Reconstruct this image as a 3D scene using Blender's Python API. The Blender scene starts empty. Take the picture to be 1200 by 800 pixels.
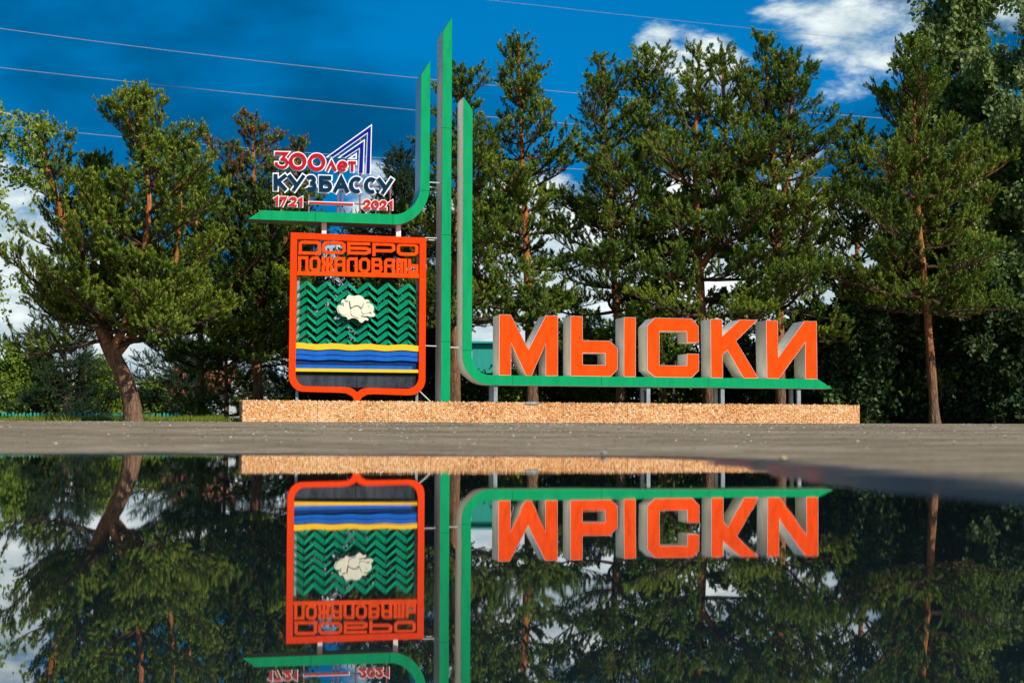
import bpy, math, random
import numpy as np
from mathutils import Vector, Matrix
from mathutils.geometry import tessellate_polygon
R = math.radians
random.seed(7); rng = np.random.default_rng(7)
scn = bpy.context.scene
COL = scn.collection
# ------------------------------------------------------------------ camera
F = 1850.0; CAMZ = 0.10
cam_d = bpy.data.cameras.new('camera'); cam = bpy.data.objects.new('camera', cam_d); COL.objects.link(cam)
scn.camera = cam
cam_d.sensor_width = 36.0; cam_d.lens = 36.0 * F / 1200.0
cam_d.clip_start = 0.05; cam_d.clip_end = 3000
CM = Matrix.Rotation(R(90) + math.atan(107.5 / F), 4, 'X') @ Matrix.Rotation(R(0.2), 4, 'Z')
cam.matrix_world = Matrix.Translation((0, 0, CAMZ)) @ CM
cam_d.dof.use_dof = True; cam_d.dof.focus_distance = 37.0; cam_d.dof.aperture_fstop = 3.2
C3 = np.array(CM.to_3x3())
# ------------------------------------------------------------------ sun, sky, exposure
SUN_AZ = R(41); SUN_EL = R(38)          # azimuth measured from -Y towards +X
sdir = Vector((math.sin(SUN_AZ) * math.cos(SUN_EL), -math.cos(SUN_AZ) * math.cos(SUN_EL), math.sin(SUN_EL)))
sun_d = bpy.data.lights.new('sun', 'SUN'); sun = bpy.data.objects.new('sun', sun_d); COL.objects.link(sun)
sun_d.energy = 4.8; sun_d.angle = R(0.5); sun_d.color = (1.0, 0.95, 0.87)
sun.rotation_euler = (-sdir).to_track_quat('-Z', 'Y').to_euler()
scn.view_settings.view_transform = 'Standard'; scn.view_settings.look = 'None'
scn.view_settings.exposure = 0.1; scn.view_settings.gamma = 1.0

def ray(u, v):
    d = C3 @ np.array([(u - 600) / F, -(v - 400) / F, -1.0]); return d / np.linalg.norm(d)
def T(u, v, Y):                          # the point at depth Y seen in that direction
    d = ray(u, v); k = Y / d[1]; return Vector((d[0] * k, Y, CAMZ + d[2] * k))

world = bpy.data.worlds.new('World'); scn.world = world; world.use_nodes = True
wn = world.node_tree; wn.nodes.clear()
def wnode(t, **kw):
    n = wn.nodes.new(t)
    for k, v in kw.items(): setattr(n, k, v)
    return n
def wmath(op, a, b=None, c=None, clamp=False):
    n = wn.nodes.new('ShaderNodeMath'); n.operation = op; n.use_clamp = clamp
    for i, x in enumerate((a, b, c)):
        if x is None: continue
        if isinstance(x, (int, float)): n.inputs[i].default_value = x
        else: wn.links.new(x, n.inputs[i])
    return n.outputs[0]
def build_world():
    L = wn.links
    tc = wnode('ShaderNodeTexCoord')
    sep = wnode('ShaderNodeSeparateXYZ'); L.new(tc.outputs['Generated'], sep.inputs[0])
    # the sky above the haze line keeps its deep blue down to the tree tops
    up = wmath('ADD', sep.outputs['Z'], 0.34)
    cmb = wnode('ShaderNodeCombineXYZ'); L.new(sep.outputs['X'], cmb.inputs[0]); L.new(sep.outputs['Y'], cmb.inputs[1]); L.new(up, cmb.inputs[2])
    nrm = wnode('ShaderNodeVectorMath', operation='NORMALIZE'); L.new(cmb.outputs[0], nrm.inputs[0])
    sky = wnode('ShaderNodeTexSky'); sky.sky_type = 'NISHITA'; sky.sun_disc = False
    sky.sun_elevation = SUN_EL; sky.sun_rotation = math.pi - SUN_AZ
    sky.air_density = 1.0; sky.dust_density = 0.3; sky.ozone_density = 3.0
    L.new(nrm.outputs[0], sky.inputs[0])
    hsv = wnode('ShaderNodeHueSaturation'); hsv.inputs['Hue'].default_value = 0.493; hsv.inputs['Saturation'].default_value = 1.5; hsv.inputs['Value'].default_value = 1.0
    L.new(sky.outputs[0], hsv.inputs['Color'])
    # clouds: fractal noise stretched sideways, thicker towards the horizon, plus the banks that stand in the photo
    mp = wnode('ShaderNodeMapping'); mp.inputs['Scale'].default_value = (9.0, 9.0, 19.0); L.new(tc.outputs['Generated'], mp.inputs[0])
    nz = wnode('ShaderNodeTexNoise'); nz.inputs['Scale'].default_value = 1.0; nz.inputs['Detail'].default_value = 9; nz.inputs['Roughness'].default_value = 0.6; nz.inputs['Distortion'].default_value = 0.15
    L.new(mp.outputs[0], nz.inputs['Vector'])
    val = wmath('MULTIPLY', wmath('SUBTRACT', nz.outputs['Fac'], 0.5), 1.7)
    # lower sky holds more cloud
    low = wmath('MULTIPLY', wmath('SUBTRACT', 0.17, sep.outputs['Z']), 3.8)
    low = wmath('MINIMUM', wmath('MAXIMUM', low, -0.18), 0.40)
    val = wmath('ADD', val, low)
    blobs = [(800, 58, .028, .30), (850, 75, .022, .30), (765, 45, .016, .22), (985, 40, .040, .34), (940, 20, .03, .2), (1030, 95, .03, .25), (640, 27, .020, .34), (540, 15, .02, .1),
             (-10, 260, .05, .30), (70, 350, .06, .2), (640, 290, .07, .22), (870, 330, .09, .16), (430, 228, .034, .42), (560, 330, .05, .2), (1190, 20, .03, .3), (280, 130, .13, -.30), (130, 40, .10, -.20), (560, 120, .05, -.16), (700, 130, .04, -.12), (120, 190, .03, .26)]
    for (u, v, s, a) in blobs:
        d = ray(u, v)
        sb = wnode('ShaderNodeVectorMath', operation='DISTANCE'); L.new(tc.outputs['Generated'], sb.inputs[0]); sb.inputs[1].default_value = tuple(d)
        q = wmath('DIVIDE', sb.outputs['Value'], s)
        e = wmath('POWER', 2.718, wmath('MULTIPLY', wmath('MULTIPLY', q, q), -1.0))
        val = wmath('MULTIPLY_ADD', e, a, val)
    mr = wnode('ShaderNodeMapRange'); mr.interpolation_type = 'SMOOTHSTEP'
    mr.inputs['From Min'].default_value = 0.09; mr.inputs['From Max'].default_value = 0.33; L.new(val, mr.inputs['Value'])
    # brighter tops, blue-grey bodies
    mp2 = wnode('ShaderNodeMapping'); mp2.inputs['Scale'].default_value = (9.0, 9.0, 19.0); mp2.inputs['Location'].default_value = (0.0, 0.0, 0.28); L.new(tc.outputs['Generated'], mp2.inputs[0])
    nz2 = wnode('ShaderNodeTexNoise'); nz2.inputs['Scale'].default_value = 1.0; nz2.inputs['Detail'].default_value = 9; nz2.inputs['Roughness'].default_value = 0.6; nz2.inputs['Distortion'].default_value = 0.15
    L.new(mp2.outputs[0], nz2.inputs['Vector'])
    dif = wmath('MULTIPLY_ADD', wmath('SUBTRACT', nz.outputs['Fac'], nz2.outputs['Fac']), 4.0, 0.42, clamp=True)
    cc = wnode('ShaderNodeMix', data_type='RGBA'); cc.inputs['A'].default_value = (2.7, 3.6, 4.1, 1); cc.inputs['B'].default_value = (7.2, 7.6, 7.2, 1); L.new(dif, cc.inputs['Factor'])
    # broad storm-blue patches in the clear sky
    mp3 = wnode('ShaderNodeMapping'); mp3.inputs['Scale'].default_value = (3.2, 3.2, 7.0); mp3.inputs['Location'].default_value = (1.35, 0.2, 0.1); L.new(tc.outputs['Generated'], mp3.inputs[0])
    nz3 = wnode('ShaderNodeTexNoise'); nz3.inputs['Scale'].default_value = 1.0; nz3.inputs['Detail'].default_value = 5; nz3.inputs['Roughness'].default_value = 0.5; L.new(mp3.outputs[0], nz3.inputs['Vector'])
    mr3 = wnode('ShaderNodeMapRange'); mr3.interpolation_type = 'SMOOTHSTEP'; mr3.inputs[1].default_value = .40; mr3.inputs[2].default_value = .60; mr3.inputs[3].default_value = .42; mr3.inputs[4].default_value = 1.15; L.new(nz3.outputs['Fac'], mr3.inputs[0])
    sc = wnode('ShaderNodeVectorMath', operation='SCALE'); L.new(hsv.outputs[0], sc.inputs[0]); L.new(mr3.outputs[0], sc.inputs['Scale'])
    mx = wnode('ShaderNodeMix', data_type='RGBA'); L.new(wmath('MULTIPLY', mr.outputs[0], 0.93), mx.inputs['Factor']); L.new(sc.outputs[0], mx.inputs['A']); L.new(cc.outputs['Result'], mx.inputs['B'])
    bg = wnode('ShaderNodeBackground'); bg.inputs['Strength'].default_value = 0.148; L.new(mx.outputs['Result'], bg.inputs['Color'])
    out = wnode('ShaderNodeOutputWorld'); L.new(bg.outputs[0], out.inputs[0])
build_world()
# ------------------------------------------------------------------ helpers
def tag(o, label=None, cat=None, group=None, kind=None):
    if label: o['label'] = label
    if cat: o['category'] = cat
    if group: o['group'] = group
    if kind: o['kind'] = kind
    return o
def empty(name, loc, label, cat, group=None, rz=0):
    o = bpy.data.objects.new(name, None); COL.objects.link(o); o.location = loc; o.rotation_euler = (0, 0, rz)
    o.empty_display_size = 0.3
    return tag(o, label, cat, group)
def link(name, me, mat, parent=None, loc=None):
    o = bpy.data.objects.new(name, me); COL.objects.link(o)
    for m in (mat if isinstance(mat, (list, tuple)) else [mat]):
        if len(me.materials) < (len(mat) if isinstance(mat, (list, tuple)) else 1): me.materials.append(m)
    if parent: o.parent = parent
    if loc is not None: o.location = loc
    return o
class MB:
    """collects polygons; build() links them as one mesh object"""
    def __init__(s): s.v = []; s.f = []; s.mi = []
    def add(s, vs, fs, mi=0):
        b = len(s.v); s.v += [tuple(x) for x in vs]; s.f += [tuple(i + b for i in f) for f in fs]; s.mi += [mi] * len(fs)
    def box(s, x0, x1, y0, y1, z0, z1, mi=0):
        s.add([(x0,y0,z0),(x1,y0,z0),(x1,y1,z0),(x0,y1,z0),(x0,y0,z1),(x1,y0,z1),(x1,y1,z1),(x0,y1,z1)],
              [(0,3,2,1),(4,5,6,7),(0,1,5,4),(1,2,6,5),(2,3,7,6),(3,0,4,7)], mi)
    def tube(s, path, rad, n=6, mi=0, cap=True):
        path = [Vector(p) for p in path]; rings = []
        b = len(s.v)
        for i, p in enumerate(path):
            d = (path[min(i+1, len(path)-1)] - path[max(i-1, 0)]).normalized()
            a = d.cross(Vector((0.13, 0.2, 1))); 
            if a.length < 1e-3: a = d.cross(Vector((1, 0, 0)))
            a.normalize(); c = d.cross(a)
            r = rad[i] if isinstance(rad, (list, tuple)) else rad
            for k in range(n):
                t = 2 * math.pi * k / n; q = p + (a * math.cos(t) + c * math.sin(t)) * r; s.v.append((q.x, q.y, q.z))
        for i in range(len(path) - 1):
            for k in range(n):
                s.f.append((b+i*n+k, b+i*n+(k+1)%n, b+(i+1)*n+(k+1)%n, b+(i+1)*n+k)); s.mi.append(mi)
        if cap:
            s.f.append(tuple(b+k for k in range(n))[::-1]); s.mi.append(mi)
            e = b+(len(path)-1)*n; s.f.append(tuple(e+k for k in range(n))); s.mi.append(mi)
    def build(s, name, mat, parent=None, smooth=False, loc=None, attr=None):
        me = bpy.data.meshes.new(name); me.from_pydata(s.v, [], s.f); me.update()
        if any(s.mi): me.polygons.foreach_set('material_index', s.mi)
        if smooth: me.polygons.foreach_set('use_smooth', [True] * len(me.polygons))
        if attr is not None:
            a = me.attributes.new('tint', 'FLOAT', 'POINT'); a.data.foreach_set('value', attr)
        return link(name, me, mat, parent, loc)
# sign plane: s runs along the sign (to the right and away), t goes back into depth
ANG = math.atan(443.0 / F)
E = np.array([math.cos(ANG), math.sin(ANG), 0.0]); NB = np.array([-math.sin(ANG), math.cos(ANG), 0.0])
P0 = np.array(T(520, 460, 37.0)); P0[2] = 0.0
def S(u, v, t=0.0):                       # photo position -> (s, z) on the plane t
    d = ray(u, v); c = np.array([0, 0, CAMZ]); o = P0 + NB * t
    k = np.dot(o - c, NB) / np.dot(d, NB); p = c + d * k
    return float(np.dot(p - P0, E)), float(p[2])
SIGN_M = Matrix.Translation(Vector(P0)) @ Matrix.Rotation(ANG, 4, 'Z')   # local (s, t, z)
def splace(o): o.matrix_world = SIGN_M; return o
def sempty(name, s, z, label, cat, group=None, t=0.0):
    p = P0 + E * s + NB * t
    return empty(name, (p[0], p[1], z), label, cat, group, rz=ANG)
class Sign:
    """a thing standing in the sign plane; its parts are given in (s,t,z) of the plane"""
    def __init__(self, name, s, z, label, cat, group=None):
        self.s, self.z = s, z; self.o = sempty(name, s, z, label, cat, group)
    def part(self, mb, name, mat, parent=None, smooth=False, attr=None, kind=None):
        mb.v = [(x - self.s, y, z - self.z) for (x, y, z) in mb.v]
        o = mb.build(name, mat, parent or self.o, smooth, attr=attr)
        if kind: o['kind'] = kind
        return o
def prism(mb, outer, holes, t0, t1, mi_f=0, mi_s=0, plane=0.0, px=True, bev=0.0):
    """outline in photo positions, lifted to the plane and given thickness t0 (front) .. t1 (back)"""
    loops = [outer] + list(holes)
    L = [[S(u, v, plane) if px else (u, v) for (u, v) in lp] for lp in loops]
    tris = tessellate_polygon([[Vector((a, b, 0)) for a, b in lp] for lp in L])
    flat = [p for lp in L for p in lp]; n = len(flat)
    def orient(tr, front):
        a, b, c = (flat[i] for i in tr)
        ccw = (b[0]-a[0])*(c[1]-a[1]) - (b[1]-a[1])*(c[0]-a[0]) > 0
        return tr if (ccw == front) else tr[::-1]
    base = len(mb.v)
    mb.v += [(a, t0, b) for a, b in flat] + [(a, t1, b) for a, b in flat]
    for tr in tris:
        mb.f.append(tuple(base + i for i in orient(tr, True))); mb.mi.append(mi_f)
        mb.f.append(tuple(base + n + i for i in orient(tr, False))); mb.mi.append(mi_s)
    k0 = 0
    for j, lp in enumerate(L):
        m = len(lp); ar = sum(lp[i][0]*lp[(i+1)%m][1] - lp[(i+1)%m][0]*lp[i][1] for i in range(m))
        for i in range(m):
            a, b = base+k0+i, base+k0+(i+1)%m
            q = (a, a+n, b+n, b) if (ar > 0) == (j == 0) else (b, b+n, a+n, a)
            mb.f.append(q); mb.mi.append(mi_s)
        k0 += m
def chaikin(p, closed=False, it=2):
    for _ in range(it):
        q = []
        m = len(p)
        rngi = range(m if closed else m - 1)
        if not closed: q.append(p[0])
        for i in rngi:
            a, b = p[i], p[(i+1) % m]
            if closed or i > 0: q.append((a[0]*.75+b[0]*.25, a[1]*.75+b[1]*.25))
            if closed or i < m - 2: q.append((a[0]*.25+b[0]*.75, a[1]*.25+b[1]*.75))
        if not closed: q.append(p[-1])
        p = q
    return p
def offset_path(p, h, closed=False):
    m = len(p); out = []
    for i in range(m):
        a = p[i-1] if (closed or i > 0) else None; b = p[(i+1) % m] if (closed or i < m-1) else None; c = p[i]
        def nrm(p0, p1):
            dx, dy = p1[0]-p0[0], p1[1]-p0[1]; l = math.hypot(dx, dy) or 1e-9; return (-dy/l, dx/l)
        if a is None: n = nrm(c, b); k = 1
        elif b is None: n = nrm(a, c); k = 1
        else:
            n1, n2 = nrm(a, c), nrm(c, b); n = (n1[0]+n2[0], n1[1]+n2[1]); l = math.hypot(*n) or 1e-9
            n = (n[0]/l, n[1]/l); k = 1 / max(0.34, n[0]*n1[0]+n[1]*n1[1])
        out.append((c[0]+n[0]*h*k, c[1]+n[1]*h*k))
    return out
def stroke(mb, path, w, t0, t1, closed=False, ext=0.0, **kw):
    p = list(path)
    if closed:
        A = offset_path(p, w/2, True); B = offset_path(p, -w/2, True)
        area = lambda q: abs(sum(q[i][0]*q[(i+1)%len(q)][1]-q[(i+1)%len(q)][0]*q[i][1] for i in range(len(q))))
        if area(A) < area(B): A, B = B, A
        prism(mb, A, [B], t0, t1, **kw); return
    if ext:
        def e(a, b): l = math.hypot(a[0]-b[0], a[1]-b[1]); return (a[0]+(a[0]-b[0])/l*ext, a[1]+(a[1]-b[1])/l*ext)
        p[0] = e(p[0], p[1]); p[-1] = e(p[-1], p[-2])
    prism(mb, offset_path(p, w/2) + offset_path(p, -w/2)[::-1], [], t0, t1, **kw)
# ------------------------------------------------------------------ materials
def new_mat(name):
    m = bpy.data.materials.new(name); m.use_nodes = True; nt = m.node_tree
    return m, nt, nt.nodes['Principled BSDF']
def nd(nt, t, **kw):
    n = nt.nodes.new(t)
    for k, v in kw.items():
        if k in n.inputs: n.inputs[k].default_value = v
        else: setattr(n, k, v)
    return n
def ramp(nt, fac, stops):
    r = nt.nodes.new('ShaderNodeValToRGB'); nt.links.new(fac, r.inputs[0]); e = r.color_ramp.elements
    while len(e) < len(stops): e.new(0.5)
    for i, (p, c) in enumerate(stops): e[i].position = p; e[i].color = (*c, 1)
    return r.outputs[0]
def noise(nt, vec, scale, detail=4, rough=.55):
    n = nd(nt, 'ShaderNodeTexNoise'); n.inputs['Scale'].default_value = scale; n.inputs['Detail'].default_value = detail; n.inputs['Roughness'].default_value = rough
    if vec is not None: nt.links.new(vec, n.inputs['Vector'])
    return n.outputs['Fac']
def bump(nt, bs, h, strength, dist=0.01):
    b = nd(nt, 'ShaderNodeBump'); b.inputs['Strength'].default_value = strength; b.inputs['Distance'].default_value = dist
    nt.links.new(h, b.inputs['Height']); nt.links.new(b.outputs[0], bs.inputs['Normal'])
def mapped(nt, scale):
    tc = nd(nt, 'ShaderNodeTexCoord'); mp = nd(nt, 'ShaderNodeMapping'); mp.inputs['Scale'].default_value = scale
    nt.links.new(tc.outputs['Object'], mp.inputs[0]); return mp.outputs[0]
def paint(name, c, var=0.12, rough=0.5, streak=True, metal=0.0, spec=0.4):
    m, nt, bs = new_mat(name)
    a = noise(nt, mapped(nt, (3, 3, 0.7 if streak else 3)), 2.2, 6, .6); b = noise(nt, mapped(nt, (1, 1, 1)), 26, 4)
    ad = nd(nt, 'ShaderNodeMath', operation='MULTIPLY_ADD'); nt.links.new(b, ad.inputs[0]); ad.inputs[1].default_value = .45; nt.links.new(a, ad.inputs[2])
    lo = tuple(x * (1 - var * 1.6) + .01 * var for x in c); hi = tuple(min(1, x * (1 + var * .6) + .02 * var) for x in c)
    nt.links.new(ramp(nt, ad.outputs[0], [(.42, lo), (.68, c), (.95, hi)]), bs.inputs['Base Color'])
    bs.inputs['Roughness'].default_value = rough; bs.inputs['Metallic'].default_value = metal; bs.inputs['Specular IOR Level'].default_value = spec
    bump(nt, bs, b, .12, .004)
    return m
M = {}
M['orange'] = paint('orange_paint', (.88, .072, .004), .24, .75, spec=.04)
M['orange_shield'] = paint('orange_frame_paint', (.86, .050, .003), .10, .75, spec=.04)
M['green'] = paint('green_paint', (.002, .31, .105), .18, .65, spec=.06)
M['white'] = paint('off_white_paint', (.78, .76, .66), .16, .6, spec=.2)
M['steel'] = paint('grey_sheet_metal', (.42, .44, .42), .2, .32, metal=.55)
M['galv'] = paint('galvanised_post', (.27, .31, .31), .5, .5, metal=.2)
M['rod'] = paint('pale_rod', (.62, .62, .58), .1, .5)
M['rust'] = paint('rusty_red_post', (.30, .10, .06), .4, .8, spec=.1)
M['slat'] = paint('slat_green', (.004, .30, .145), .25, .3, spec=.5)
M['yellow'] = paint('yellow_paint', (.90, .50, .012), .08, .5, spec=.2)
M['blue'] = paint('blue_paint', (.006, .11, .46), .18, .5, spec=.12)
M['navyback'] = paint('dark_blue_paint', (.004, .028, .11), .2, .6, spec=.08)
M['black'] = paint('black_panel_paint', (.016, .022, .025), .3, .7, spec=.05)
M['greypanel'] = paint('dark_grey_panel', (.035, .042, .05), .6, .7, spec=.08)
M['cream'] = paint('cream_paint', (.74, .70, .52), .06, .6, spec=.2)
M['groove'] = paint('engraved_line', (.10, .09, .05), .1, .8)
M['logo_red'] = paint('sign_red', (.52, .008, .020), .04, .75, spec=.03)
M['logo_red2'] = paint('sign_orange_red', (.58, .028, .016), .04, .75, spec=.03)
M['logo_navy'] = paint('sign_navy', (.004, .028, .065), .06, .75, spec=.03)
M['logo_blue'] = paint('sign_blue', (.004, .012, .24), .04, .75, spec=.03)
M['logo_white'] = paint('sign_white', (.82, .83, .82), .03, .5)
# cladding
def clad_mat():
    m, nt, bs = new_mat('stone_chips')
    at = nd(nt, 'ShaderNodeAttribute', attribute_name='tint')
    n = noise(nt, mapped(nt, (1, 1, 1)), 60, 3)
    big = noise(nt, mapped(nt, (1, 1, 1)), .9, 3)
    ad = nd(nt, 'ShaderNodeMath', operation='MULTIPLY_ADD'); nt.links.new(n, ad.inputs[0]); ad.inputs[1].default_value = .25; nt.links.new(at.outputs['Fac'], ad.inputs[2])
    ad2 = nd(nt, 'ShaderNodeMath', operation='MULTIPLY_ADD'); nt.links.new(big, ad2.inputs[0]); ad2.inputs[1].default_value = .7; nt.links.new(ad.outputs[0], ad2.inputs[2])
    sb = nd(nt, 'ShaderNodeMath', operation='SUBTRACT'); nt.links.new(ad2.outputs[0], sb.inputs[0]); sb.inputs[1].default_value = .38
    nt.links.new(ramp(nt, sb.outputs[0], [(0, (.24, .10, .035)), (.2, (.44, .20, .075)), (.5, (.66, .33, .115)), (.8, (.74, .45, .20)), (1, (.78, .62, .41))]), bs.inputs['Base Color'])
    bs.inputs['Roughness'].default_value = .75; return m
M['clad'] = clad_mat()
M['mortar'] = paint('mortar', (.42, .20, .07), .3, .9, spec=.1)
M['concrete'] = paint('concrete', (.34, .31, .26), .25, .9, spec=.1)
def foliage(name, dark, mid, tip, trans=.22, hue=.0):
    m, nt, bs = new_mat(name)
    at = nd(nt, 'ShaderNodeAttribute', attribute_name='tint')
    tc = nd(nt, 'ShaderNodeTexCoord'); n = noise(nt, tc.outputs['Object'], .8, 3)
    oi = nd(nt, 'ShaderNodeObjectInfo')
    ad = nd(nt, 'ShaderNodeMath', operation='MULTIPLY_ADD'); nt.links.new(n, ad.inputs[0]); ad.inputs[1].default_value = .55; nt.links.new(at.outputs['Fac'], ad.inputs[2])
    a2 = nd(nt, 'ShaderNodeMath', operation='MULTIPLY_ADD'); nt.links.new(oi.outputs['Random'], a2.inputs[0]); a2.inputs[1].default_value = .16; nt.links.new(ad.outputs[0], a2.inputs[2])
    sb = nd(nt, 'ShaderNodeMath', operation='SUBTRACT'); nt.links.new(a2.outputs[0], sb.inputs[0]); sb.inputs[1].default_value = .36
    col = ramp(nt, sb.outputs[0], [(0, dark), (.5, mid), (1, tip)])
    nt.links.new(col, bs.inputs['Base Color']); bs.inputs['Roughness'].default_value = .62; bs.inputs['Specular IOR Level'].default_value = .25
    tr = nd(nt, 'ShaderNodeBsdfTranslucent'); nt.links.new(col, tr.inputs[0])
    mx = nd(nt, 'ShaderNodeMixShader'); mx.inputs[0].default_value = trans
    nt.links.new(bs.outputs[0], mx.inputs[1]); nt.links.new(tr.outputs[0], mx.inputs[2]); nt.links.new(mx.outputs[0], nt.nodes['Material Output'].inputs[0])
    return m
M['needles'] = foliage('pine_needles', (.024, .066, .015), (.128, .200, .020), (.35, .39, .032), .12)
M['spruce'] = foliage('dark_needles', (.010, .024, .012), (.020, .045, .016), (.05, .085, .02), .1)
M['birch'] = foliage('birch_leaves', (.06, .115, .03), (.17, .25, .06), (.38, .44, .13), .4)
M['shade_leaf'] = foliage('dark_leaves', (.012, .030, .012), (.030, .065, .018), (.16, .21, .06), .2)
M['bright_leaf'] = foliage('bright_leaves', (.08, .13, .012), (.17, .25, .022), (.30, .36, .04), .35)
M['dead'] = foliage('dry_needles', (.16, .05, .018), (.30, .11, .04), (.40, .18, .07), .2)
M['grass'] = foliage('grass_blades', (.10, .16, .015), (.22, .30, .025), (.40, .42, .06), .4)
def bark(name, low, high, split=3.0, scale=1.0, zrange=2.5):
    m, nt, bs = new_mat(name)
    n = noise(nt, mapped(nt, (9, 9, 1.6)), 1.6 * scale, 6, .65); v = nd(nt, 'ShaderNodeTexVoronoi', feature='DISTANCE_TO_EDGE'); v.inputs['Scale'].default_value = 1.8 * scale
    nt.links.new(mapped(nt, (8, 8, 2.0)), v.inputs['Vector'])
    mu = nd(nt, 'ShaderNodeMath', operation='MULTIPLY_ADD'); nt.links.new(v.outputs[0], mu.inputs[0]); mu.inputs[1].default_value = 1.1; nt.links.new(n, mu.inputs[2])
    c1 = ramp(nt, mu.outputs[0], [(.32, tuple(x * .28 for x in low)), (.58, low), (.85, tuple(min(1, x * 1.5) for x in low))])
    c2 = ramp(nt, mu.outputs[0], [(.32, tuple(x * .4 for x in high)), (.58, high), (.85, tuple(min(1, x * 1.35) for x in high))])
    tc = nd(nt, 'ShaderNodeTexCoord'); sp = nd(nt, 'ShaderNodeSeparateXYZ'); nt.links.new(tc.outputs['Object'], sp.inputs[0])
    a = nd(nt, 'ShaderNodeMath', operation='MULTIPLY_ADD'); nt.links.new(n, a.inputs[0]); a.inputs[1].default_value = 2.0; nt.links.new(sp.outputs[2], a.inputs[2])
    mr = nd(nt, 'ShaderNodeMapRange'); nt.links.new(a.outputs[0], mr.inputs[0]); mr.inputs[1].default_value = split; mr.inputs[2].default_value = split + zrange
    mx = nd(nt, 'ShaderNodeMix', data_type='RGBA'); nt.links.new(mr.outputs[0], mx.inputs['Factor']); nt.links.new(c1, mx.inputs['A']); nt.links.new(c2, mx.inputs['B'])
    nt.links.new(mx.outputs['Result'], bs.inputs['Base Color']); bs.inputs['Roughness'].default_value = .9; bs.inputs['Specular IOR Level'].default_value = .1
    bump(nt, bs, mu.outputs[0], .9, .03); return m
M['bark'] = bark('pine_bark', (.15, .088, .052), (.38, .13, .04), split=1.6, zrange=3.5)
M['bark_limb'] = bark('pine_limb_bark', (.06, .042, .028), (.12, .058, .028), split=3.5, zrange=4)
M['bark_dark'] = bark('dark_bark', (.07, .05, .035), (.10, .06, .035))
M['bark_birch'] = bark('birch_bark', (.30, .29, .26), (.45, .44, .40))
M['twig'] = bark('twig_bark', (.06, .042, .028), (.09, .05, .026))
# ------------------------------------------------------------------ terrain height
def smin(a, b, k): h = np.clip(.5 + .5*(b-a)/k, 0, 1); return b*(1-h) + a*h - k*h*(1-h)
def wob(x, y, f, s):
    return (np.sin(x*f*1.3+s)*np.cos(y*f*.9+s*2.1) + .5*np.sin(x*f*2.7+y*f*1.9+s*3.3) + .25*np.sin(x*f*5.9-y*f*5.1+s))/1.75
def shore(x, y):
    XR, XL, YF, YN, r = .60, -9.0, 6.45, -6.0, .9
    cx, cy, hx, hy = (XR+XL)/2, (YF+YN)/2, (XR-XL)/2, (YF-YN)/2
    qx = np.abs(x-cx)-hx+r; qy = np.abs(y-cy)-hy+r
    d = np.minimum(np.maximum(qx, qy), 0) + np.hypot(np.maximum(qx, 0), np.maximum(qy, 0)) - r
    return d + .07*wob(x, y, 1.7, .4) + .035*wob(x, y, 6.0, 2.0)
def height(x, y):
    x = np.asarray(x, float); y = np.asarray(y, float)
    d = shore(x, y)
    up = smin(.0118*d + .004*wob(x, y, .8, 1.)*np.clip(d, 0, 1), .335 + 0*d, .03) + .0022*wob(x, y, 3.1, 5.)*np.clip(d*.6, 0, 1)
    z = np.where(d > 0, up, np.maximum(d*.05, -.035))
    fall = np.clip((y - 43) / 14, 0, 1); fall = fall*fall*(3-2*fall)
    return z - .75*fall
def grid_mesh(name, xs, ys, mat, zoff=0.0, mask=None, hf=height):
    X, Y = np.meshgrid(xs, ys); Z = hf(X, Y) + zoff; nx, ny = len(xs), len(ys)
    v = np.stack([X, Y, Z], -1).reshape(-1, 3)
    i, j = np.meshgrid(np.arange(nx-1), np.arange(ny-1)); a = (j*nx+i).ravel()
    f = np.stack([a, a+1, a+1+nx, a+nx], 1)
    if mask is not None:
        cxm = v[f].mean(1); f = f[mask(cxm[:, 0], cxm[:, 1])]
    me = bpy.data.meshes.new(name); me.vertices.add(len(v)); me.vertices.foreach_set('co', v.ravel())
    me.loops.add(f.size); me.loops.foreach_set('vertex_index', f.ravel().astype(np.int32)); me.polygons.add(len(f))
    me.polygons.foreach_set('loop_start', np.arange(len(f), dtype=np.int32)*4); me.update(calc_edges=True)
    me.polygons.foreach_set('use_smooth', np.ones(len(f), bool))
    return link(name, me, mat)
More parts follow.
